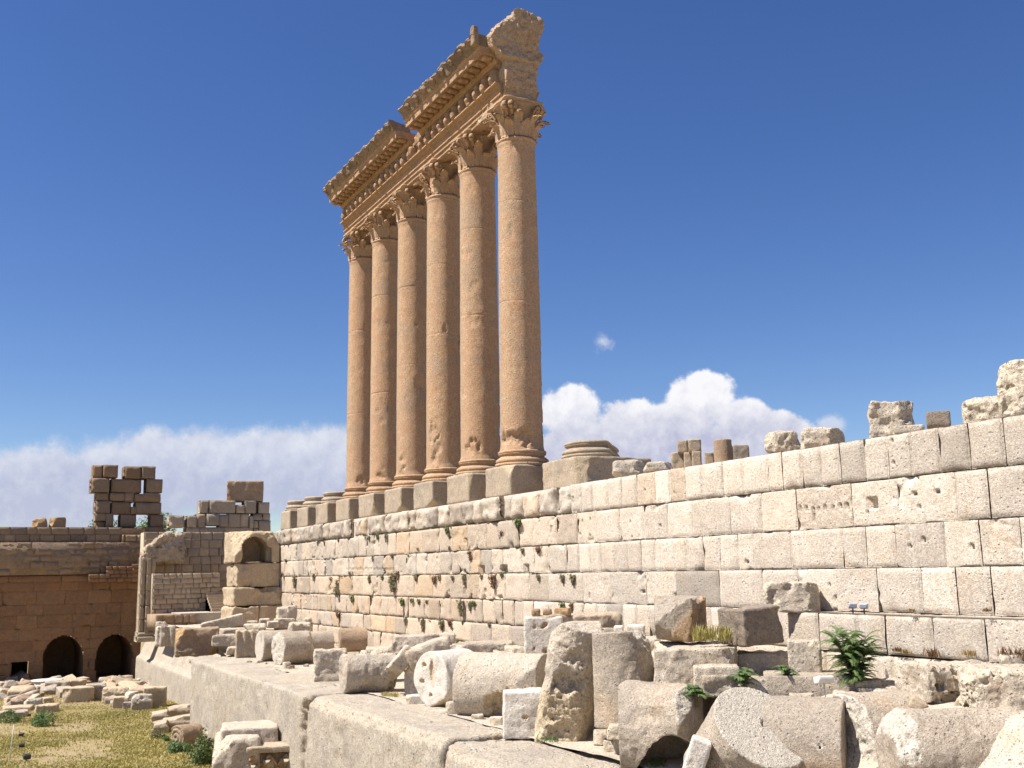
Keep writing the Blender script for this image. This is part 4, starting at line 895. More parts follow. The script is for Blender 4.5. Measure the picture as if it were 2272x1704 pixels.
FILL = [((868,1404,1010,1450),'long rough slab on the heap behind the tipped capital',52),((812,1432,872,1478),'brown grey lump beside the tipped capital',52.5),((1096,1440,1150,1500),'upright broken stone behind the small bright white block',43),((640,1378,690,1404),'pale stone behind the pair of pale ended drums',66),((500,1432,530,1452),'stone lying left of the moulded stub',70),((1120,1430,1180,1470),'low rough stone filling the gap left of the holed block',41),((1040,1428,1110,1462),'rounded stone half buried behind the fat grey drum',46),((1240,1440,1300,1500),'rough lump wedged behind the leaning shaft',37),((1476,1500,1560,1560),'rubbly stone behind the hollow drum',29.5),((1560,1486,1650,1545),'broken flat stone behind the big smooth ended drum',28.3),((1640,1496,1712,1545),'small block beside the half buried drum',28),((1940,1520,2030,1560),'low broken stone left of the flat topped block',26.5),((970,1436,1030,1470),'stone lying behind the slotted drum',49),((880,1420,930,1450),'small slab behind the tipped capital',53),((800,1440,860,1475),'rough stone between the long shaft piece and the capital',55),((1440,1440,1480,1490),'upright splinter of stone behind the upright fragment',33)]
for bx, lb, dd in FILL: put('rubble_stone', lb, bx, T=1.3, kind='boulder', at_=D(D=dd), rough=.14, mat='rubble' if dd > 30 else 'drum', ncut=2)
# --- back row against the wall
put('stone_block', 'pale upright block with pairs of small holes, carrying a rough slab', (1164,1362,1250,1463), T=1.6, mat='white', at_=D(D=39.5), cuts=[((.8,-.4,-.3),.95),((-.2,-.3,-.9),.92)], bites=[((-.35,-.82,.45),(.06,.12,.06)),((.05,-.82,.5),(.06,.12,.06)),((-.35,-.82,-.35),(.10,.12,.05)),((.05,-.82,-.4),(.06,.12,.05))], rough=.05)
put('stone_slab', 'long eroded moulded slab lying across the top of the holed block', (1178,1352,1376,1396), T=1.5, at_=D(D=39.7), mat='plinth', fn=lambda p,a,b,c: sbox(p,(a,b,c*.8),.1)+.10*np.sin(p[...,0]*2.6+1)*np.exp(-((p[...,2]-c*.2)/.2)**2), rough=.14, chip=.16)
for i,(a_,b_) in enumerate(((1178,1200),(1204,1226),(1230,1268))):
    put('worn_stone', ['leftmost dark knob on the eroded slab','middle dark knob on the eroded slab','wide dark knob at the right on the eroded slab'][i], (a_,1348,b_,1366), T=.5, kind='boulder', mat='brown', at_=D(D=39.9), group='dark knobs on the eroded slab', sink=.02)
put('stone_block', 'pale sloping block under the eroded slab, behind the leaning shaft', (1250,1394,1345,1500), T=1.8, at_=D(D=38.2), cuts=[((-.5,-.5,.7),1.2)])
put('small_stone', 'little pale cube of stone at the right end of the eroded slab', (1362,1384,1384,1402), T=.4, mat='white', at_=D(D=38.5))
put('small_stone', 'low white splintered stone lying before the foot of the great wall', (1384,1382,1432,1410), T=.8, kind='boulder', mat='white', at_=D(D=38.))
put('flat_block', 'long flat block forming a bench below the wall', (1330,1408,1468,1470), T=2.2, at_=D(D=36.))
put('stone_block', 'broad pale slab like block carrying the tilted boulder', (1450,1417,1640,1530), T=3.2, at_=D(D=29.5), cuts=[((.7,-.5,.1),1.65),((.3,-.8,.5),1.75),((-.7,-.3,.6),1.9)], rawrough=.22, rough=.07)
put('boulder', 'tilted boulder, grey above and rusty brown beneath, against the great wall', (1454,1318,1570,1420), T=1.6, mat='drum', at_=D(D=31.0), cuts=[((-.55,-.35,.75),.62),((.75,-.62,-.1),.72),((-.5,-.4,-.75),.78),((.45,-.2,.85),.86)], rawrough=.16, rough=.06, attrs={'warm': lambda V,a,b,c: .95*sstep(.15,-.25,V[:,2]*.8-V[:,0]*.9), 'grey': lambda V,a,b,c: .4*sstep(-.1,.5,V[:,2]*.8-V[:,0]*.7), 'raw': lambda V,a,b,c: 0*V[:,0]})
put('dark_block', 'dark brown squared block tipped on the heap with a pale grey left side', (1594,1336,1742,1432), T=1.9, mat='dark', at_=D(D=29.6), fn=lambda p,a,b,c: sbox(p@rot(2,-.95)@rot(0,.06),(a*.69,a*.74,c*.94),.06), cat='stone block', attrs={'grey': lambda V,a,b,c: 0*V[:,0]}, rough=.05)
put('stone_block', 'low broken block in the shade below the dark tipped block', (1540,1470,1640,1530), T=1.0, at_=D(D=28.6), cuts=[((.4,-.5,.75),.8)])
put('stone_block', 'plain block set back in the shadow under the dark tipped block', (1640,1440,1752,1506), T=1.2, at_=D(D=30.0))
put('stone_block', 'small upright block left of the green bush', (1752,1414,1822,1494), T=.8, at_=D(D=29.0), ncut=2)
put('boulder', 'rough boulder resting on the grey ledge against the wall', (1690,1288,1820,1358), T=.95, at_=D(Z=-7.36), kind='boulder', ncut=2, mat='rubble', rough=.09, sink=.02)
put('stone_block', 'sloping rough block at the far right below the grey ledge', (2225,1440,2330,1500), T=1.5, at_=D(D=25.))
# cluster beside the pier and along the wall foot
CL = [((608,1370,655,1394),'low'),((612,1346,650,1380),'leaning grey'),((636,1342,668,1390),'tall pale'),((662,1358,700,1392),'squarish'),((676,1368,742,1394),'notched wide'),((548,1375,572,1388),'small flat'),((575,1370,598,1384),'tiny rounded'),((540,1382,590,1396),'thin slab like'),((592,1376,618,1392),'broken')]
for i, (bx, w_) in enumerate(CL): put('tumbled_stone', w_+' stone in the tumbled heap between the niche pier and the great wall', bx, T=1.3, kind='boulder' if i % 2 else 'block', at_=D(X=[33,33.5,33,31.5,29,32,33,31,32][i]), group='tumbled stones by the niche pier', rough=.12)
# small stones on the terrace edge
for bx, lb, k in [((900,1538,956,1562),'pale wedge stone at the foot of the tipped capital','white'),((988,1552,1046,1586),'grey brown brick shaped stone beside the fat grey drum','rubble'),((1044,1580,1074,1598),'small ochre stone in front of the fat grey drum','rubble'),((1086,1586,1118,1612),'bright white chip beside the small white block','white'),((568,1462,582,1472),'small stone under the thin pale ended drum','rubble'),((626,1466,646,1484),'crumbly yellow lump under the broad drum','rubble')]:
    put('small_stone', lb, bx, T=.5, kind='boulder', mat=k)
# --- skyline on top of the great wall
TOPZ = D(Y=1.0)
put('boulder', 'low flat boulder on the wall top right of the big grey pedestal', (1360,1016,1434,1056), T=1.3, at_=D(Y=.9), mat='rubble', rough=.16, chip=.2, kind='boulder', ncut=3, r=.2)
put('boulder', 'thin flat stone beside the low flat boulder on the wall top', (1428,1020,1492,1042), T=1.2, at_=D(Y=.8), mat='rubble', rough=.16, chip=.2, kind='boulder', ncut=3, r=.2)
put('boulder', 'left one of two rough boulders side by side on the wall top', (1697,950,1776,996), T=1.2, at_=D(Y=1.2), rough=.16, chip=.2, mat='rubble', kind='boulder', ncut=3, r=.2)
put('boulder', 'right one of two rough boulders side by side on the wall top', (1772,943,1872,990), T=1.3, at_=D(Y=1.2), rough=.16, chip=.2, mat='rubble', kind='boulder', ncut=3, r=.2)
put('boulder', 'peaked boulder with a shaded right side on the wall top', (1932,884,2028,966), T=1.2, at_=D(Y=1.2), cuts=[((-.85,0,.5),.72),((.75,-.6,.25),.62),((.5,.2,.85),.85)], rough=.16, chip=.2, mat='rubble')
put('flat_block', 'thin flat capping stone right of the peaked boulder', (1985,938,2050,956), T=.9, at_=D(Y=1.3), rough=.03, ncut=1)
put('boulder', 'long rounded boulder at the right end of the wall top', (2140,874,2240,934), T=1.2, at_=D(Y=1.2), rough=.16, chip=.2, mat='rubble', kind='boulder', ncut=3, r=.2)
put('boulder', 'tall pale boulder standing highest at the right edge of the wall top', (2228,782,2340,922), T=1.4, at_=D(Y=1.2), rough=.16, chip=.2, mat='rubble', kind='boulder', ncut=3, r=.2)
for i, (bx, lb) in enumerate([((1503,974,1528,1003),'upper left cube of the distant grey stack beyond the wall'),((1528,972,1556,1002),'upper right cube of the distant grey stack beyond the wall'),((1490,1001,1520,1050),'lower left cube of the distant grey stack beyond the wall'),((1519,1001,1538,1050),'lower middle cube of the distant grey stack beyond the wall'),((1537,999,1558,1050),'lower right cube of the distant grey stack beyond the wall'),((1565,1001,1586,1050),'single distant grey cube left of the column stump'),((1630,984,1664,1045),'dark distant block right of the column stump'),((2058,908,2108,942),'dark squared block beyond the wall, left of the long rounded boulder'),((1345,1032,1362,1064),'sliver of grey block behind the big broken pedestal')]):
    put('distant_block', lb, bx, T=1.4 if i != 7 else 1.2, mat='plinth' if i < 6 else 'dark', at_=D(Y=-22.) if i < 7 else D(Y=-6.), rough=.05, ncut=1, group='grey blocks beyond the wall', cat='stone block')
put('column_stump', 'short brown column stump standing beyond the wall', (1586,970,1630,1050), lambda p,a,b,c: scyl(p, a*.97, 2*c, 2, .06), T=1.9, mat='brown', at_=D(Y=-22.), cat='column', rough=.03)
# supports under the distant stones: the cella platform they stand on
zt = [float(at(1540, 1050, Y=-21.5)[2]), ]
mb = MB(); mb.box((3, -40, ZW-.1), (36, -20.5, zt[0]+.02)); tag(mb.build('inner_platform', M['plinth'], None, False), kind='structure')
put('boulder', 'left round boulder on top of the far shaded wall', (72,1147,105,1169), T=1.6, mat='brown', at_=D(X=66.6), rough=.06, ncut=4, kind='boulder')
put('boulder', 'right round boulder on top of the far shaded wall', (109,1146,144,1169), T=1.6, mat='brown', at_=D(X=66.6), rough=.06, ncut=4, kind='boulder')
put('capping_block', 'large loose block balanced on top of the broken parapet', (504,1065,583,1111), T=2.2, mat='brown', at_=D(X=60.3), rough=.07, ncut=2)
# --- stones lying in the court
GZ = D(Z=ZG)
V, Fc = lathe([(1.95,0),(1.95,.25),(1.8,.3),(1.78,.6),(1.62,.66),(1.6,.95),(1.7,1.0),(1.7,1.12),(1.55,1.14)], 48, 3, .05)
p_ = at(93, 1534, Z=ZG); s_ = (132-55)*depth(p_)/F/2/1.9
tag(mk('fallen_pedestal', V*np.array([s_, s_, s_*.95]), Fc, M['white'], loc=p_+np.array([1.5, -.5, 0])), 'round moulded column base standing among the courtyard rubble', 'column base')
CB = [((143,1562,205,1556-0),0)]
YB = [((100,1508,152,1538),'knobbly grey stone right of the round base'),((146,1505,194,1532),'lumpy grey stone before the right arch'),((140,1520,206,1558),'broad sloping stone in the middle of the courtyard heap'),((190,1514,232,1552),'rough stone behind the broad sloping one'),((214,1500,244,1520),'tilted little block on the heap below the right arch'),((228,1521,284,1560),'squared block with a crack, right part of the courtyard heap'),((250,1542,284,1574),'small block leaning on the cracked block'),((276,1530,310,1562),'pale block near the podium foot'),((292,1537,336,1578),'tall block with a bright left edge near the podium foot'),((318,1520,368,1572),'dark sided jagged block against the moulded podium'),((264,1496,294,1518),'tilted block in front of the right arch'),((288,1512,330,1530),'crumbled stone at the podium foot'),((272,1554,292,1576),'reddish stone low in the heap'),((74,1558,128,1584),'long flat topped stone behind the left green bush'),((0,1562,76,1582),'long low slab at the left picture edge'),((0,1572,60,1594),'rounded slab in front of the long low slab'),((58,1546,92,1568),'white angular stone left of the heap'),((90,1543,118,1560),'small rough lump left of the heap'),((0,1509,30,1530),'grey mound of stone below the small doorway'),((124,1528,136,1544),'tiny upright stone in the gravel'),((134,1523,152,1545),'little leaning stone in the gravel'),((132,1584,148,1592),'single small stone in the grass')]
for i, (bx, lb) in enumerate(YB): put('courtyard_stone', lb, bx, T=(bx[2]-bx[0])*.028, kind='boulder' if i % 3 else 'block', at_=GZ, group='stones lying in the courtyard', mat=['drum','pier','pier','drum'][i % 4], ncut=2, sink=.12, vq=2.4, rough=.09)
r5 = np.random.default_rng(21)
def small(nm, lb, regs, n, grp, smin, smax, var=5):
    src = []
    for k in range(var):
        ex = np.array([.5, .42, .3]); cu = []
        for j in range(5): nn = r5.normal(0, 1, 3); nn /= np.linalg.norm(nn); cu.append((nn, np.abs(nn*ex).sum()*r5.uniform(.6, .8)))
        V, Q, raw = carve(lambda p: sbox(p, ex, .06), -ex, ex, .07, cu, (), .05, .04, .08, 900+k); me = mk('tmp', V, Q, M[['drum','pier','brown','pier','drum'][k % 5]]); src.append(me.data); bpy.data.objects.remove(me)
    for k in range(n):
        (x0, y0, x1, y1, z) = regs[r5.integers(len(regs))]; x, y = r5.uniform(x0, x1), r5.uniform(y0, y1)
        p = at(x, y, Z=z) if z is not None else gp(x, y)
        o = bpy.data.objects.new(nm, src[r5.integers(var)]); COL.objects.link(o); s = r5.uniform(smin, smax)*r5.uniform(.6, 1)
        o.location = (p[0], p[1], p[2]+.12*s); o.rotation_euler = (r5.normal(0, .3), r5.normal(0, .3), r5.uniform(0, 6.3)); o.scale = (s, s*r5.uniform(.7, 1.1), s*r5.uniform(.7, 1.1)); tag(o, lb, 'stone', grp)
small('rubble_stone', 'small pale broken stone strewn in the courtyard rubble under the arches', [(0,1518,70,1560,ZG),(60,1525,240,1545,ZG),(230,1520,345,1570,ZG),(0,1530,70,1575,ZG),(130,1518,310,1530,ZG),(0,1516,60,1530,ZG)], 110, 'small stones strewn in the courtyard', .7, 2.3)
small('terrace_pebble', 'small loose stone lying on the terrace among the fallen drums', [(540,1460,720,1490,None),(900,1545,1330,1650,None),(1100,1430,1180,1470,None),(1500,1500,1700,1560,None),(1850,1500,2200,1600,None)], 60, 'loose stones on the terrace', .18, .5)
# the reddish fallen moulding and its slabs at the foot of the great blocks
HB = [((340,1596,372,1630),'pale fluted slab at the left of the fallen moulding'),((372,1560,444,1592),'long curved pale cornice stone against the great block'),((336,1574,374,1604),'bright layered slab near the grass'),((362,1585,436,1622),'sandy carved slab in the fallen pile'),((432,1580,470,1606),'tilted pink slab leaning on the great block')]
for bx, lb in HB: put('fallen_slab', lb, bx, T=1.5, at_=D(Z=ZG), group='fallen slabs at the foot of the great block', mat='brickw', rough=.09, fn=lambda p,a,b,c: sbox(p@rot(1,.15),(a*.95,b,c*.9),.08)+.04*np.sin(p[...,2]*12+p[...,1]*3))
put('fallen_moulding', 'reddish round ribbed moulding half buried beside the bushes', (388,1604,440,1662), lambda p,a,b,c: scyl(p@rot(2,.7),min(a,c)*1.0,2*b,0,.1)+.045*np.sin(np.hypot((p@rot(2,.7))[...,1],(p@rot(2,.7))[...,2])*26)*((p@rot(2,.7))[...,0]<0), T=1.6, at_=D(Z=ZG), mat='redstone' if 'redstone' in M else 'brown', cat='carved stone', rough=.04)
# ------------------------------------------------------------------ vegetation
rp = np.random.default_rng(99)
def leaves(C, N, size, rr=rp, asp=.45, tint=None, droop=.25):
    """one diamond leaf per centre, facing roughly along N"""
    C = np.asarray(C, float); n = len(C); N = np.asarray(N, float)+rr.normal(0, .5, (n, 3)); N /= np.linalg.norm(N, axis=1)[:, None]+1e-9
    T = rr.normal(0, 1, (n, 3)); T -= (T*N).sum(1)[:, None]*N; T[:, 2] -= droop; T /= np.linalg.norm(T, axis=1)[:, None]+1e-9; B = np.cross(N, T)
    s = np.asarray(size)*rr.uniform(.6, 1.3, n); s = s[:, None]
    V = np.stack([C-T*s*.5, C+B*s*asp*.5+N*s*.06, C+T*s*.5, C-B*s*asp*.5+N*s*.06], 1).reshape(-1, 3)
    Fc = np.arange(4*n).reshape(n, 4)
    return V, Fc, (np.repeat(rr.uniform(0, 1, n), 1) if tint is None else tint)
def blades(P, h, rr=rp, wd=.014, lean=.45):
    """grass blades: tapering bent triangles"""
    n = len(P); a = rr.uniform(0, 2*np.pi, n); L = np.stack([np.cos(a), np.sin(a), 0*a], -1); l = rr.uniform(.1, 1, n)[:, None]*lean; h = np.asarray(h)*rr.uniform(.5, 1.25, n); h = h[:, None] if h.ndim == 1 else h
    W = np.stack([-np.sin(a), np.cos(a), 0*a], -1)*wd*rr.uniform(.7, 1.4, n)[:, None]; Z = np.array([0, 0, 1.])
    m = P+L*h*l*.35+Z*h*.6; t = P+L*h*l+Z*h*(1-.25*l)
    V = np.stack([P-W, P+W, m+W*.7, m-W*.7, t], 1).reshape(-1, 3); b = np.arange(n)*5
    Fc = [tuple(q) for q in np.stack([b, b+1, b+2, b+3], 1).tolist()]+[tuple(q) for q in np.stack([b+3, b+2, b+4], 1).tolist()]
    tt = rr.uniform(0, 1, n); return V, Fc, np.concatenate([tt, tt])
def clump(name, R, n, size, mats, seed, squash=(1, 1, .8), stems=5, h0=.0, asp=.5):
    rr = np.random.default_rng(seed); k = max(int(n/90), 5)
    cc = rr.normal(0, 1, (k, 3)); cc /= np.linalg.norm(cc, axis=1)[:, None]; cc *= (rr.uniform(.2, .85, k)**.6)[:, None]; cc[:, 2] = np.abs(cc[:, 2])*.9+.12
    idx = rr.integers(k, size=n); d = rr.normal(0, 1, (n, 3)); d /= np.linalg.norm(d, axis=1)[:, None]; C = cc[idx]+d*(rr.uniform(.3, 1, n)**.5*.33)[:, None]
    C = C[C[:, 2] > 0.02]; idx = idx[:len(C)]; Nn = C-np.array([0, 0, .2]); C = C*np.array(squash)*R; C[:, 2] += h0
    V, Fc, t = leaves(C, Nn, size, rr, asp); return V, Fc, t, cc*np.array(squash)*R+np.array([0, 0, h0])
def bush(label, px, py, R, n, size, mat, seed, squash=(1, 1, .9), pos=None, cat='bush', group=None, asp=.5):
    p = at(px, py, Z=ZG) if pos is None else pos
    t = empty('bush', p, label, cat, group)
    V, Fc, tt, cc = clump('foliage', R, n, size, mat, seed, squash, asp=asp); mk('foliage', V, Fc, M[mat], t, False, {'tint': tt})
    mb = MB()
    for c in cc[:9]: tube(mb, [(0, 0, -.1), c*np.array([.35, .35, .5]), c], (.035*R+.01, .025*R+.006, .006), 5)
    mb.build('stems', M['stem'], t); return t
bush('tall green bush with browning leaves beside the tipped capital block', 452, 1697, 1.25, 2600, .14, 'bushleaf', 1, (.75, .75, 1.35))
bush('low bright green bush in front of the reddish ribbed moulding', 396, 1671, .85, 1500, .12, 'leaf', 2, (1.05, .8, .85))
bush('dry grey bush at the left of the ribbed moulding', 347, 1640, .7, 700, .09, 'olive', 3, (.8, .8, 1.3))
bush('yellow green weed between the dry bush and the ribbed moulding', 368, 1648, .6, 600, .11, 'bushleaf', 4, (1.1, .8, .7))
bush('green bush low at the left picture edge in front of a slab', 22, 1602, 1.2, 1500, .13, 'bushleaf', 5, (1.5, .8, .6))
bush('dark green bush with bare lower stems in front of the flat topped stone', 98, 1612, 1.05, 1500, .13, 'leaf', 6, (1.05, .8, .95))
bush('brownish dry weed between the two green bushes at the left', 60, 1604, .6, 400, .1, 'dry', 7, (1.2, .8, .6))
# pinnate (tree of heaven) fronds
def frond(mb, base, dirv, L, rr, w=.12, n=30, droop=.55):
    d = np.asarray(dirv, float); d /= np.linalg.norm(d); side = np.cross(d, [0, 0, 1.]); side /= np.linalg.norm(side)+1e-9
    s = np.linspace(0, 1, n); P = base+d*(s*L)[:, None]+np.array([0, 0, -1.])*(s**2*L*droop)[:, None]
    tube(mb, P[::3], np.linspace(.010, .004, len(P[::3])), 4, tint=.3)
    t0 = rr.uniform(.1, .9)
    for i in range(2, n):
        ww = w*(1-.55*abs(s[i]-.4)/.6)*rr.uniform(.8, 1.1); tg = P[i]-P[i-1]; tg /= np.linalg.norm(tg); up = np.cross(side, tg)
        for sg in (-1, 1):
            a = P[i]; o = side*sg*.9+tg*.45-up*.0+np.array([0, 0, -.25]); o /= np.linalg.norm(o); e = a+o*ww; q = np.cross(o, up); q /= np.linalg.norm(q)+1e-9
            mb.add([a, a+o*ww*.4+q*ww*.12, e, a+o*ww*.4-q*ww*.12], [(0, 1, 2, 3)], tint=float(np.clip(t0+rr.normal(0, .15), 0, 1)))
def heaven(label, p, Hh, stems, per, L, seed, spread=.35):
    rr = np.random.default_rng(seed); t = empty('sapling', p, label, 'sapling'); mb = MB(); sm = MB()
    for k in range(stems):
        a = 2*np.pi*k/stems+rr.normal(0, .3); h = Hh*rr.uniform(.6, 1.0); top = np.array([math.cos(a)*spread*h*rr.uniform(.3, 1), math.sin(a)*spread*h*rr.uniform(.3, 1), h*.85])
        P = np.array([top*q*np.array([q**.3, q**.3, 1]) for q in np.linspace(.0, 1, 6)]); P[0] = (0, 0, -.15); tube(sm, P, np.linspace(.035, .012, 6), 5)
        for j in range(per):
            q = rr.uniform(.08, 1)**.8; b = P[min(int(q*5), 4)]+(P[min(int(q*5)+1, 5)]-P[min(int(q*5), 4)])*((q*5) % 1); an = rr.uniform(0, 2*np.pi)
            frond(mb, b, (math.cos(an), math.sin(an), rr.uniform(.35, 1.5)), L*rr.uniform(.7, 1.15), rr)
    mb.build('foliage', M['leaf'], t, False); sm.build('stems', M['stem'], t); return t
heaven('lush green tree of heaven sapling with feathery leaves below the footing ledge', at(1897, 1530, D=27.9), 1.75, 10, 24, .74, 5, .42)
heaven('small feathery green seedling in the shade below the dark tipped block', at(1652, 1530, D=28.2), .6, 4, 8, .5, 6, .6)
heaven('faint yellow green seedling between the upright block and the bush', at(1745, 1503, D=28.4), .35, 3, 5, .45, 7, .7)
heaven('sparse fern like seedling behind the hollow drum', at(1545, 1556, D=28.6), .45, 4, 7, .5, 8, .7)
heaven('seedling with a drooping frond against the great block by the fallen slabs', at(492, 1618, Z=ZG), 1.3, 4, 6, .9, 9, .5)
# tufts rooted in the wall joints
def tuft(mat, seed, n, hang, wide, size):
    rr = np.random.default_rng(seed); u = rr.uniform(0, 1, n); a = rr.uniform(-1, 1, n)
    C = np.stack([a*wide*(1-u*.75), .05+rr.uniform(0, .2, n)*(1-u*.5), .10-u*hang], -1)
    tb = MB(); [tube(tb, [(0, -.05, .08), (w_*wide*.5, .14, -.02), (w_*wide*.35, .12, -hang*q_)], (.03, .022, .01), 4) for w_, q_ in ((-.9, .35), (-.3, .7), (.3, .85), (.9, .4))]
    V, Fc, t = leaves(C, np.tile([0, 1., .4], (n, 1)), size, rr, .5); kk = len(V); V = np.concatenate([V, tb.V()]); Fc = Fc.tolist()+[tuple(i+kk for i in f) for f in tb.f]; me = mk('wall_tuft', V, Fc, M[mat], None, False, {'tint': np.r_[t, np.full(len(Fc)-len(t), .3)]}); d = me.data; bpy.data.objects.remove(me); return d
TF = {'g': [tuft('olive', 1, 150, .45, .30, .11), tuft('olive', 2, 140, .6, .24, .10), tuft('bushleaf', 3, 120, .36, .34, .10)], 'r': [tuft('red', 4, 120, .5, .26, .10), tuft('red', 5, 110, .35, .34, .09)], 'y': [tuft('dry', 6, 130, .3, .34, .12)]}
TL = [(1120,605,1.0,'g'),(1130,640,.6,'g'),(1465,625,1.0,'r'),(1455,650,.7,'g'),(1572,555,1.5,'g'),(735,640,.9,'g'),(682,645,.9,'g'),(625,655,.6,'g'),(345,685,.6,'g'),(432,670,.6,'g'),(1268,750,1.1,'r'),(1272,775,.7,'g'),(1695,725,1.2,'r'),(1592,732,.8,'g'),(1760,705,.5,'g'),(165,908,1.3,'g'),(785,905,2.0,'g'),(808,880,1.0,'r'),(630,905,.9,'g'),(712,905,.8,'g'),(1040,912,1.2,'r'),(1070,900,.8,'r'),(920,905,.8,'g'),(1225,900,.9,'g'),(1150,905,.7,'g'),(1338,897,.9,'g'),(1420,905,1.8,'r'),(1465,888,.8,'g'),(1690,900,.7,'g'),(1845,903,.9,'g'),(1912,905,1.0,'g'),(840,1055,1.2,'g'),(897,1050,.9,'g'),(940,1053,.8,'g'),(990,1058,.8,'r'),(1215,1070,1.7,'g'),(1285,1068,1.0,'g'),(1262,1072,.9,'g'),(525,1035,1.1,'g'),(970,1178,1.2,'g'),(1090,1190,1.4,'g'),(1137,1185,1.1,'r'),(858,1170,.9,'g'),(1380,1198,.6,'g'),(1215,1190,.6,'g'),(940,1165,.5,'r'),(428,985,1.4,'g'),(426,935,.9,'g'),(435,1130,1.3,'r'),(1848,1083,1.0,'g'),(1905,1080,.9,'r'),(1185,1315,.8,'g'),(1250,1330,.7,'g'),(1300,1325,.6,'g'),(280,893,.9,'g'),(385,915,.8,'r'),(1130,718,.6,'g'),(930,728,.5,'g'),(770,768,.7,'g'),(650,780,.7,'g'),(530,778,.5,'g'),(103,800,.7,'g'),(880,540,.8,'g'),(870,770,.4,'g'),(505,880,.6,'r'),(1080,1190,.7,'g'),(600,655,.4,'g'),(90,905,.5,'g'),(1140,590,.4,'g')]
for i, (x, y, s, k) in enumerate(TL):
    p = at(*z4(x, y), Y=YW-.02); r = np.random.default_rng(i+400); o = bpy.data.objects.new('wall_tuft', TF[k][r.integers(len(TF[k]))]); COL.objects.link(o); o.location = tuple(p); s_ = s*.86*(1+.010*max(p[0], 0)); o.scale = (s_*r.uniform(.8, 1.1), s_, s_*r.uniform(.85, 1.2))
    tag(o, {'g': 'small dull green tuft growing from a joint of the great wall', 'r': 'withered reddish tuft growing from a joint of the great wall', 'y': ''}[k], 'plant', {'g': 'green tufts in the wall joints', 'r': 'withered tufts in the wall joints'}[k])
def zz1(x, y): return 1700+x/3.867, 1300+y/3.867
for i, (x, y, s) in enumerate([(1130,545,.8),(1212,560,.8),(1430,590,1.5),(1745,578,1.0),(2130,590,1.9),(1250,205,.6),(1900,200,.6)]):
    p = at(*zz1(x, y), Y=3.05); rr = np.random.default_rng(i+5); q = p+np.c_[np.clip(rr.normal(0, .12*s, 90), -.2*s, .2*s), np.abs(rr.normal(.05, .05, 90)), 0*np.arange(90.)]-np.array([0, 0, .05])
    V, Fc, tt = blades(q[:50], .17*s, rr, .012, 1.1); tag(mk('dry_tuft', V-p, Fc, M['dry'] if i % 2 else M['red'], None, False, {'tint': tt}, loc=p), ['thin dry tuft under the ledge just right of the bush','second thin dry tuft under the ledge right of the bush','rusty tuft at the foot of the wide open joint in the ledge','pale dry tuft under the ledge near the flat topped block','big rusty tuft at the right edge under the ledge','dry weed on the ledge under the third joint','dry weed on the ledge near the right edge'][i], 'plant')
def grasspatch(name, label, poly, n, h, mat, z=None, D=None, spread=None):
    rr = np.random.default_rng(n); P = []
    x0, y0, x1, y1 = poly
    for k in range(n):
        x, y = rr.uniform(x0, x1), rr.uniform(y0, y1); P.append(at(x, y, Z=z) if z is not None else (at(x, y, D=D+rr.uniform(-.5, .5)) if D else gp(x, y)))
    P = np.array(P); V, Fc, tt = blades(P, h, rr, .012, .8); c = P.mean(0)
    return tag(mk(name, V-c, Fc, M[mat], None, False, {'tint': tt}, loc=c), label, 'grass', kind=None)
grasspatch('grass_tuft', 'yellow green grass growing between the tilted boulder and the dark tipped block', (1538,1408,1625,1424), 420, .34, 'ggrass', D=30.3)
grasspatch('grass_tuft', 'thin green grass along the crack below the tipped capital', (846,1541,884,1548), 300, .16, 'ggrass')
grasspatch('grass_tuft', 'bit of green grass at the foot of the small bright white block', (1190,1628,1240,1648), 200, .14, 'leaf')
grasspatch('grass_tuft', 'short grass in front of the brick shaped stone', (1012,1580,1038,1586), 160, .14, 'ggrass')
grasspatch('grass_tuft', 'dark green weed at the bottom under the hollow drum', (1440,1692,1480,1704), 220, .14, 'leaf')
# dry meadow of the court: nobody could count it
n = 80000; PX = np.stack([rp.uniform(6, 58, n*2), rp.uniform(8.6, 27, n*2)], -1)
dn = fbm(np.c_[PX, 0*PX[:, :1]], .22, 4, 77)+.35*fbm(np.c_[PX, 0*PX[:, :1]], 1.3, 3, 78)
keep = (PX[:, 1] > 11.5) | (PX[:, 0] > 26); dens = sstep(-.30, .18, dn)*sstep(47, 38, PX[:, 0]); keep &= rp.uniform(0, 1, len(PX)) < dens*.9+.10; PX = PX[keep]
P3 = np.c_[PX, ZG+.02+0*PX[:, :1]]; V, Fc, tt = blades(P3, .13+.10*np.clip(dn[keep], 0, 1), rp, .026, 1.2)
q = np.clip(.55+1.0*fbm(np.c_[PX, 0*PX[:, :1]], .35, 3, 79), 0, 1); tt = np.clip(.35*tt+.65*np.r_[q, q], 0, 1)
tag(mk('dry_meadow', V, Fc, M['ggrass'], None, False, {'tint': tt}), 'short yellow dry grass covering the courtyard ground', 'grass', kind='stuff')
# trees seen over and through the far wall
def tree(label, px, py, R, n, seed, X=76., trunk=5.5):
    c = at(px, py, X=X); g = np.array([c[0], c[1], c[2]-trunk]); t = empty('tree', g, label, 'tree', 'trees behind the far wall')
    V, Fc, tt, cc = clump('crown', R, n, .28, None, seed, (1, 1, 1.0), h0=trunk-R*.45); mk('crown', V, Fc, M['leaf'], t, False, {'tint': tt})
    mb = MB(); tube(mb, [(0, 0, 0), (.1, 0, trunk*.5), (0, .1, trunk)], (.28, .22, .14), 7)
    for q in cc[:10]: tube(mb, [(0, .05, trunk*.6), q*np.array([.5, .5, .85]), q], (.10, .06, .02), 5)
    mb.build('trunk', M['stem'], t)
tree('green tree showing through the gap in the ruined tower and right of it', 345, 1165, 2.3, 1900, 3)
tree('green tree peeping out at the left foot of the ruined tower', 225, 1172, 2.0, 1400, 4)
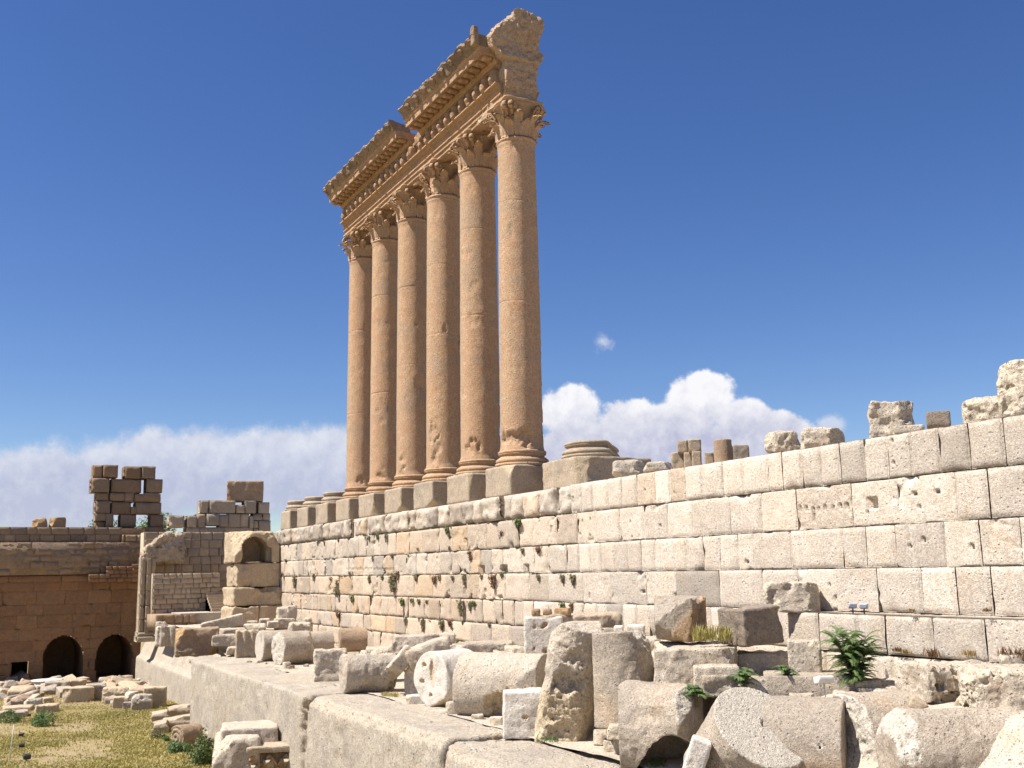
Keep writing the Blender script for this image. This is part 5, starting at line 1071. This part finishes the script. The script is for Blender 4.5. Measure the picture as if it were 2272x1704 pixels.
# ------------------------------------------------------------------ lamps and the capital in the court
def zz2(x, y): return 0+x/7.408, 1480+y/7.408
p = at(1831, 1552, D=26.6); fl = empty('floodlight', p, 'white box floodlight on a short post among the drums', 'floodlight')
k = depth(p)/F
mb = MB(); tube(mb, [(0, 0, -.15), (0, 0, 36*k)], .022, 8); mb.build('post', M['lampwhite'], fl)
mb = MB(); tube(mb, [(0, 0, -.02), (0, 0, .03)], .09, 12); mb.build('base_plate', M['steel'], fl)
dv = p-CP; az_ = math.atan2(dv[1], dv[0])-math.pi/2
def lampbox(w_, d_, h_, par, z, rz, rx, mat, name='housing'):
    def f(p): return np.maximum(sbox(p, (w_, d_, h_), .03), half(p, (0, -.75, -.66), d_*.80))
    V, Q = surfnets(f, (-w_-.05, -d_-.05, -h_-.05), (w_+.05, d_+.05, h_+.05), max(w_, d_)/11); o = mk(name, V, Q, M[mat], par); o.location = (0, 0, z); o.rotation_euler = (rx, 0, rz); return o
hb = lampbox(19*k, 14*k, 8*k, fl, 42*k, az_+.5, -.15, 'lampwhite')
mb = MB(); mb.box((-16*k, -.2*k, -8.6*k), (16*k, 12*k, -7.8*k)); mb.build('glass_pane', M['glass'], hb, False)
mb = MB(); mb.box((-3*k, -1.5*k, 33*k), (3*k, 1.5*k, 37*k)); mb.build('bracket', M['steel'], fl, False)
for i, (x, lb) in enumerate(((1892, 'left one of two small grey spotlights on the ledge against the wall'), (1917, 'right one of two small grey spotlights on the ledge against the wall'))):
    p = at(x, 1350, Y=2.45); p[2] = -7.36; k = depth(p)/F; t = empty('spotlight', p, lb, 'spotlight', 'pair of spotlights on the ledge')
    mb = MB(); tube(mb, [(0, 0, -.02), (0, 0, 10*k)], 1.6*k, 8); mb.build('stand', M['lampdark'], t)
    o = lampbox(9*k, 6*k, 6*k, t, 15*k, az_+.2-.5*i, -.1, 'lampgrey')
    mb = MB(); mb.box((-7*k, -6.6*k, -4*k), (7*k, -6.1*k, 3*k)); mb.build('lens', M['glass'], o, False)
for i, (x, y, s, lb) in enumerate(((47, 1637, 0.6, 'farthest of three small dark floodlights in the dry grass'), (48, 1662, .65, 'middle one of three small dark floodlights in the dry grass'), (59, 1690, .8, 'nearest of three small dark floodlights in the dry grass'))):
    p = at(x, y, Z=ZG); t = empty('floodlight', p, lb, 'floodlight', 'dark floodlights in the grass'); mb = MB(); tube(mb, [(0, 0, -.1), (0, 0, .22*s)], .03, 6); mb.build('post', M['lampdark'], t)
    h_ = lampbox(.24*s, .16*s, .15*s, t, .34*s, 1.2+.3*i, -.3, 'lampdark'); mb = MB(); mb.box((-.19*s, -.02, -.160*s), (.19*s, .13*s, -.152*s)); mb.build('glass_pane', M['glass'], h_, False)
p = at(22, 1690, Z=ZG); q_ = at(56, 1625, Z=ZG+.9); mb = MB(); tube(mb, [(0, 0, -.1), (.05, .0, .5), (.25, -.1, 1.9)], .02, 6); tag(mb.build('thin_stake', M['lampgrey'], None, True, p), 'thin pale leaning stake in the grass by the dark floodlights', 'stake')
# the fallen capital at the bottom
pc = at(566, 1760, Z=ZG+.1); k = depth(pc)/F
t = empty('fallen_capital', (pc[0], pc[1], ZG), 'big fallen pilaster capital block with carved acanthus leaves under a flat slab top', 'capital')
a0 = np.array([pc[0], pc[1], ZG])
fy = np.array([pc[0]-CP[0], pc[1]-CP[1], 0]); fy /= np.linalg.norm(fy); fx = np.array([fy[1], -fy[0], 0])
Rm = Matrix(((fx[0], fy[0], 0), (fx[1], fy[1], 0), (0, 0, 1))).to_4x4()
def cap(name, fn, lo, hi, mat='rubble', vox=.06, cuts=(), seed=1, rough=.06):
    V, Q, raw = carve(fn, lo, hi, vox, cuts, (), rough, .08, .2, seed); o = mk(name, V, Q, M[mat], t, attrs={'raw': raw}); o.matrix_local = Rm; return o
def P2(x, y, dd): # local coordinates of a photo point dd metres behind the front
    d_ = ray(x, y); s = (k*F+dd)/1.0; v = CP+d_*s-a0; return np.array([v@fx, v@fy, v[2]])
A = P2(478, 1660, 0); Bq = P2(690, 1660, 0); zt_ = P2(560, 1655, 0)[2]
xl, xr = A[0], Bq[0]
cap('block', lambda p: np.maximum(sbox(p-np.array([(xl+P2(560,1650,0)[0])/2+.1, 1.5, zt_/2-.2]), ((P2(560,1650,0)[0]-xl)/2+.25, 1.5, zt_/2+.5), .2), half(p, (-.8, 0, .6), 99))+.08*np.abs(fbm(p, 2.5, 3, 4)), (xl-.2, -.4, -.6), (xr, 3.4, zt_+.9), 'rubble', .075, [((-.75, -.2, .62), -xl*.75+zt_*.62-.35)], 3, .12)
zu = P2(560, 1612, 2.2)[2]
cap('upper_block', lambda p: sbox(p-np.array([(P2(490,1610,2)[0]+P2(618,1610,2)[0])/2, 2.4, (zt_+zu)/2-.1]), ((P2(618,1610,2)[0]-P2(490,1610,2)[0])/2, 1.3, (zu-zt_)/2+.15), .1), (xl-.2, .8, zt_-.8), (xr, 4, zu+.4), 'rubble', .075, (), 6, .08)
xs0 = P2(545, 1660, 0)[0]; zs_ = P2(600, 1668, 0)[2]
cap('abacus', lambda p: sbox(p-np.array([(xs0+xr)/2, 1.1, zs_+.05]), ((xr-xs0)/2, 1.3, .15), .05), (xs0-.2, -.5, zs_-.4), (xr+.2, 2.7, zs_+.5), 'brickw', .05, (), 8, .04)
cap('bell', lambda p: np.maximum(sbox(p-np.array([(xs0+xr)/2, 1.3, zs_-1.5]), ((xr-xs0)/2-.35, 1.05, 1.4), .2), half(p, (0, -.9, -.43), 0.9)), (xs0, -.2, zs_-3.1), (xr, 2.7, zs_+.1), 'brown', .06, (), 9, .05)
for j, fx_ in enumerate((.16, .36, .62, .84)):
    src = data('acanthus_leaf', *leaf_mesh([1.1, 1.35, 1.35, 1.1][j], .36, 2.3, 60+j, 5), M['brickw']); o = bpy.data.objects.new('acanthus_leaf', src); COL.objects.link(o); o.parent = t
    lx = xs0+(xr-xs0)*fx_; o.matrix_local = Rm @ Matrix.Translation((lx, .38, zs_-1.5)) @ Matrix.Rotation(-math.pi/2+(fx_-.5)*.5, 4, 'Z')
for j, (fx_, sg) in enumerate(((.28, -1), (.46, 1), (.54, -1), (.74, 1))):
    o = bpy.data.objects.new('volute', VOL[j % 2]); COL.objects.link(o); o.parent = t; lx = xs0+(xr-xs0)*fx_
    o.matrix_local = Rm @ Matrix.Translation((lx, .15, zs_-.95)) @ Matrix.Rotation(-math.pi/2+sg*1.3, 4, 'Z') @ Matrix.Scale(.75, 4)
cap('broken_corner', lambda p: sbox(p-np.array([xr+.15, 1.2, zs_-1.3]), (.35, .6, .9), .1), (xr-.5, .2, zs_-2.5), (xr+.9, 2.2, zs_+.2), 'brown', .06, [((.5, -.5, .7), xr*.5+(zs_-1.)*.7+.05)], 12, .1)
# ------------------------------------------------------------------ sky, clouds, sun
SUN_AZ = math.radians(76-27.65+27.65); SUN_EL = math.radians(57)
w = bpy.data.worlds.new('World'); SC.world = w; w.use_nodes = True; t = NT(w.node_tree); t.n.clear()
sky = t.new('ShaderNodeTexSky', sky_type='NISHITA'); sky.sun_disc = False; sky.sun_elevation = SUN_EL; sky.sun_rotation = math.pi/2-SUN_AZ
sky.altitude = 1100; sky.air_density = 1.0; sky.dust_density = .55; sky.ozone_density = 2.4
hs = t.new('ShaderNodeHueSaturation'); hs.inputs[0].default_value = .514; hs.inputs[1].default_value = 1.24; hs.inputs[2].default_value = .94; t.l.new(sky.outputs[0], hs.inputs[4])
bg = t.new('ShaderNodeBackground'); t.l.new(hs.outputs[0], bg.inputs[0]); bg.inputs[1].default_value = SKY
tc = t.new('ShaderNodeTexCoord'); d = tc.outputs['Generated']
sx = t.new('ShaderNodeSeparateXYZ'); t.l.new(d, sx.inputs[0]); az = t.math('ARCTAN2', sx.outputs[1], sx.outputs[0]); el = t.math('ARCSINE', sx.outputs[2])
n1 = t.noise(d, 30, 9, .66); n2 = t.noise(t.vmath('ADD', d, (3., 1., 2.)), 9, 5, .55); n3 = t.noise(t.vmath('ADD', d, (.0045, .004, .010)), 30, 9, .66)
wob = t.math('ADD', t.math('MULTIPLY', t.math('SUBTRACT', n1, .5), 1.5), t.math('MULTIPLY', t.math('SUBTRACT', n2, .5), .9))
def ang(x, y): v = ray(x, y); v = v/np.linalg.norm(v); return math.atan2(v[1], v[0]), math.asin(v[2])
def field(lst):
    out = None
    for (x, y, rx, ry) in lst:
        a, e = ang(x, y); rx /= F; ry /= F
        p = t.math('DIVIDE', t.math('SUBTRACT', az, a), rx); q = t.math('DIVIDE', t.math('SUBTRACT', el, e), ry)
        f_ = t.math('SUBTRACT', 1.0, t.math('SQRT', t.math('ADD', t.math('MULTIPLY', p, p), t.math('MULTIPLY', q, q))))
        out = f_ if out is None else t.math('SMOOTH_MAX', out, f_, .25)
    return out
HARD = [(1262,912,82,66),(1395,940,80,66),(1330,985,170,55),(1556,886,84,78),(1500,940,70,60),(1645,935,70,60),(1720,955,70,48),(1500,1000,330,62)]
SOFT = [(60,1062,95,58),(150,1050,80,46),(250,1040,80,62),(340,1010,90,66),(440,1015,90,70),(545,1015,85,62),(640,1010,80,66),(735,1000,80,68),(80,1090,260,105),(330,1060,200,118),(520,1060,220,118),(700,1050,200,118),(880,1070,260,110),(-300,1080,420,110),(1250,1070,520,85),(2700,1010,400,90)]
WISP = [(1338,756,34,40),(1852,945,36,26)]
fh = field(HARD); fs = field(SOFT); fw_ = field(WISP)
mh = t.ramp(t.math('ADD', fh, t.math('MULTIPLY', wob, .62)), .0, .22)
ms = t.ramp(t.math('ADD', fs, t.math('MULTIPLY', wob, .58)), .0, .42, 0, .86)
mw = t.ramp(t.math('ADD', fw_, t.math('MULTIPLY', wob, 1.7)), .15, 1.0, 0, .62)
e0 = ang(1500, 1000)[1]; e1 = ang(1500, 850)[1]
hi_ = t.ramp(el, e0-.004, e1)
relief = t.math('MULTIPLY', t.math('SUBTRACT', n1, n3), 1.6)
lit = t.math('ADD', t.math('ADD', t.math('MULTIPLY', hi_, .86), .12), relief, clamp=True)
ch = t.mix(lit, CLO, CHI)
cs = t.mix(t.math('ADD', t.math('MULTIPLY', t.ramp(el, ang(300, 1120)[1], ang(300, 965)[1]), .48), t.math('MULTIPLY', relief, .75), clamp=True), CLO, CHI)
c = t.mix(mh, cs, ch); msk = t.math('MAXIMUM', t.math('MAXIMUM', mh, ms), mw)
c = t.mix(t.math('MULTIPLY', mw, .6), c, CHI)
cb = t.new('ShaderNodeBackground'); t.l.new(c, cb.inputs[0]); cb.inputs[1].default_value = CSTR
mx = t.new('ShaderNodeMixShader'); t.l.new(msk, mx.inputs[0]); t.l.new(bg.outputs[0], mx.inputs[1]); t.l.new(cb.outputs[0], mx.inputs[2])
ou = t.new('ShaderNodeOutputWorld'); t.l.new(mx.outputs[0], ou.inputs[0])
L = bpy.data.lights.new('sun', 'SUN'); L.energy = SUNE; L.angle = math.radians(.5); L.color = (1, .95, .88)
so = bpy.data.objects.new('sun', L); COL.objects.link(so)
sd = Vector((math.cos(SUN_EL)*math.cos(SUN_AZ), math.cos(SUN_EL)*math.sin(SUN_AZ), math.sin(SUN_EL))); so.rotation_euler = sd.to_track_quat('Z', 'Y').to_euler(); so.location = (0, 60, 60)
cam = bpy.data.cameras.new('camera'); co = bpy.data.objects.new('camera', cam); COL.objects.link(co)
m3 = Matrix((RT, UP, -FW)).transposed(); co.matrix_world = Matrix.Translation(Vector(CP)) @ m3.to_4x4()
cam.sensor_width = 36; cam.lens = F/2272*36; cam.clip_start = .1; cam.clip_end = 5000; SC.camera = co
SC.view_settings.view_transform = 'Standard'; SC.view_settings.look = 'None'; SC.view_settings.exposure = EXPO; SC.view_settings.gamma = 1
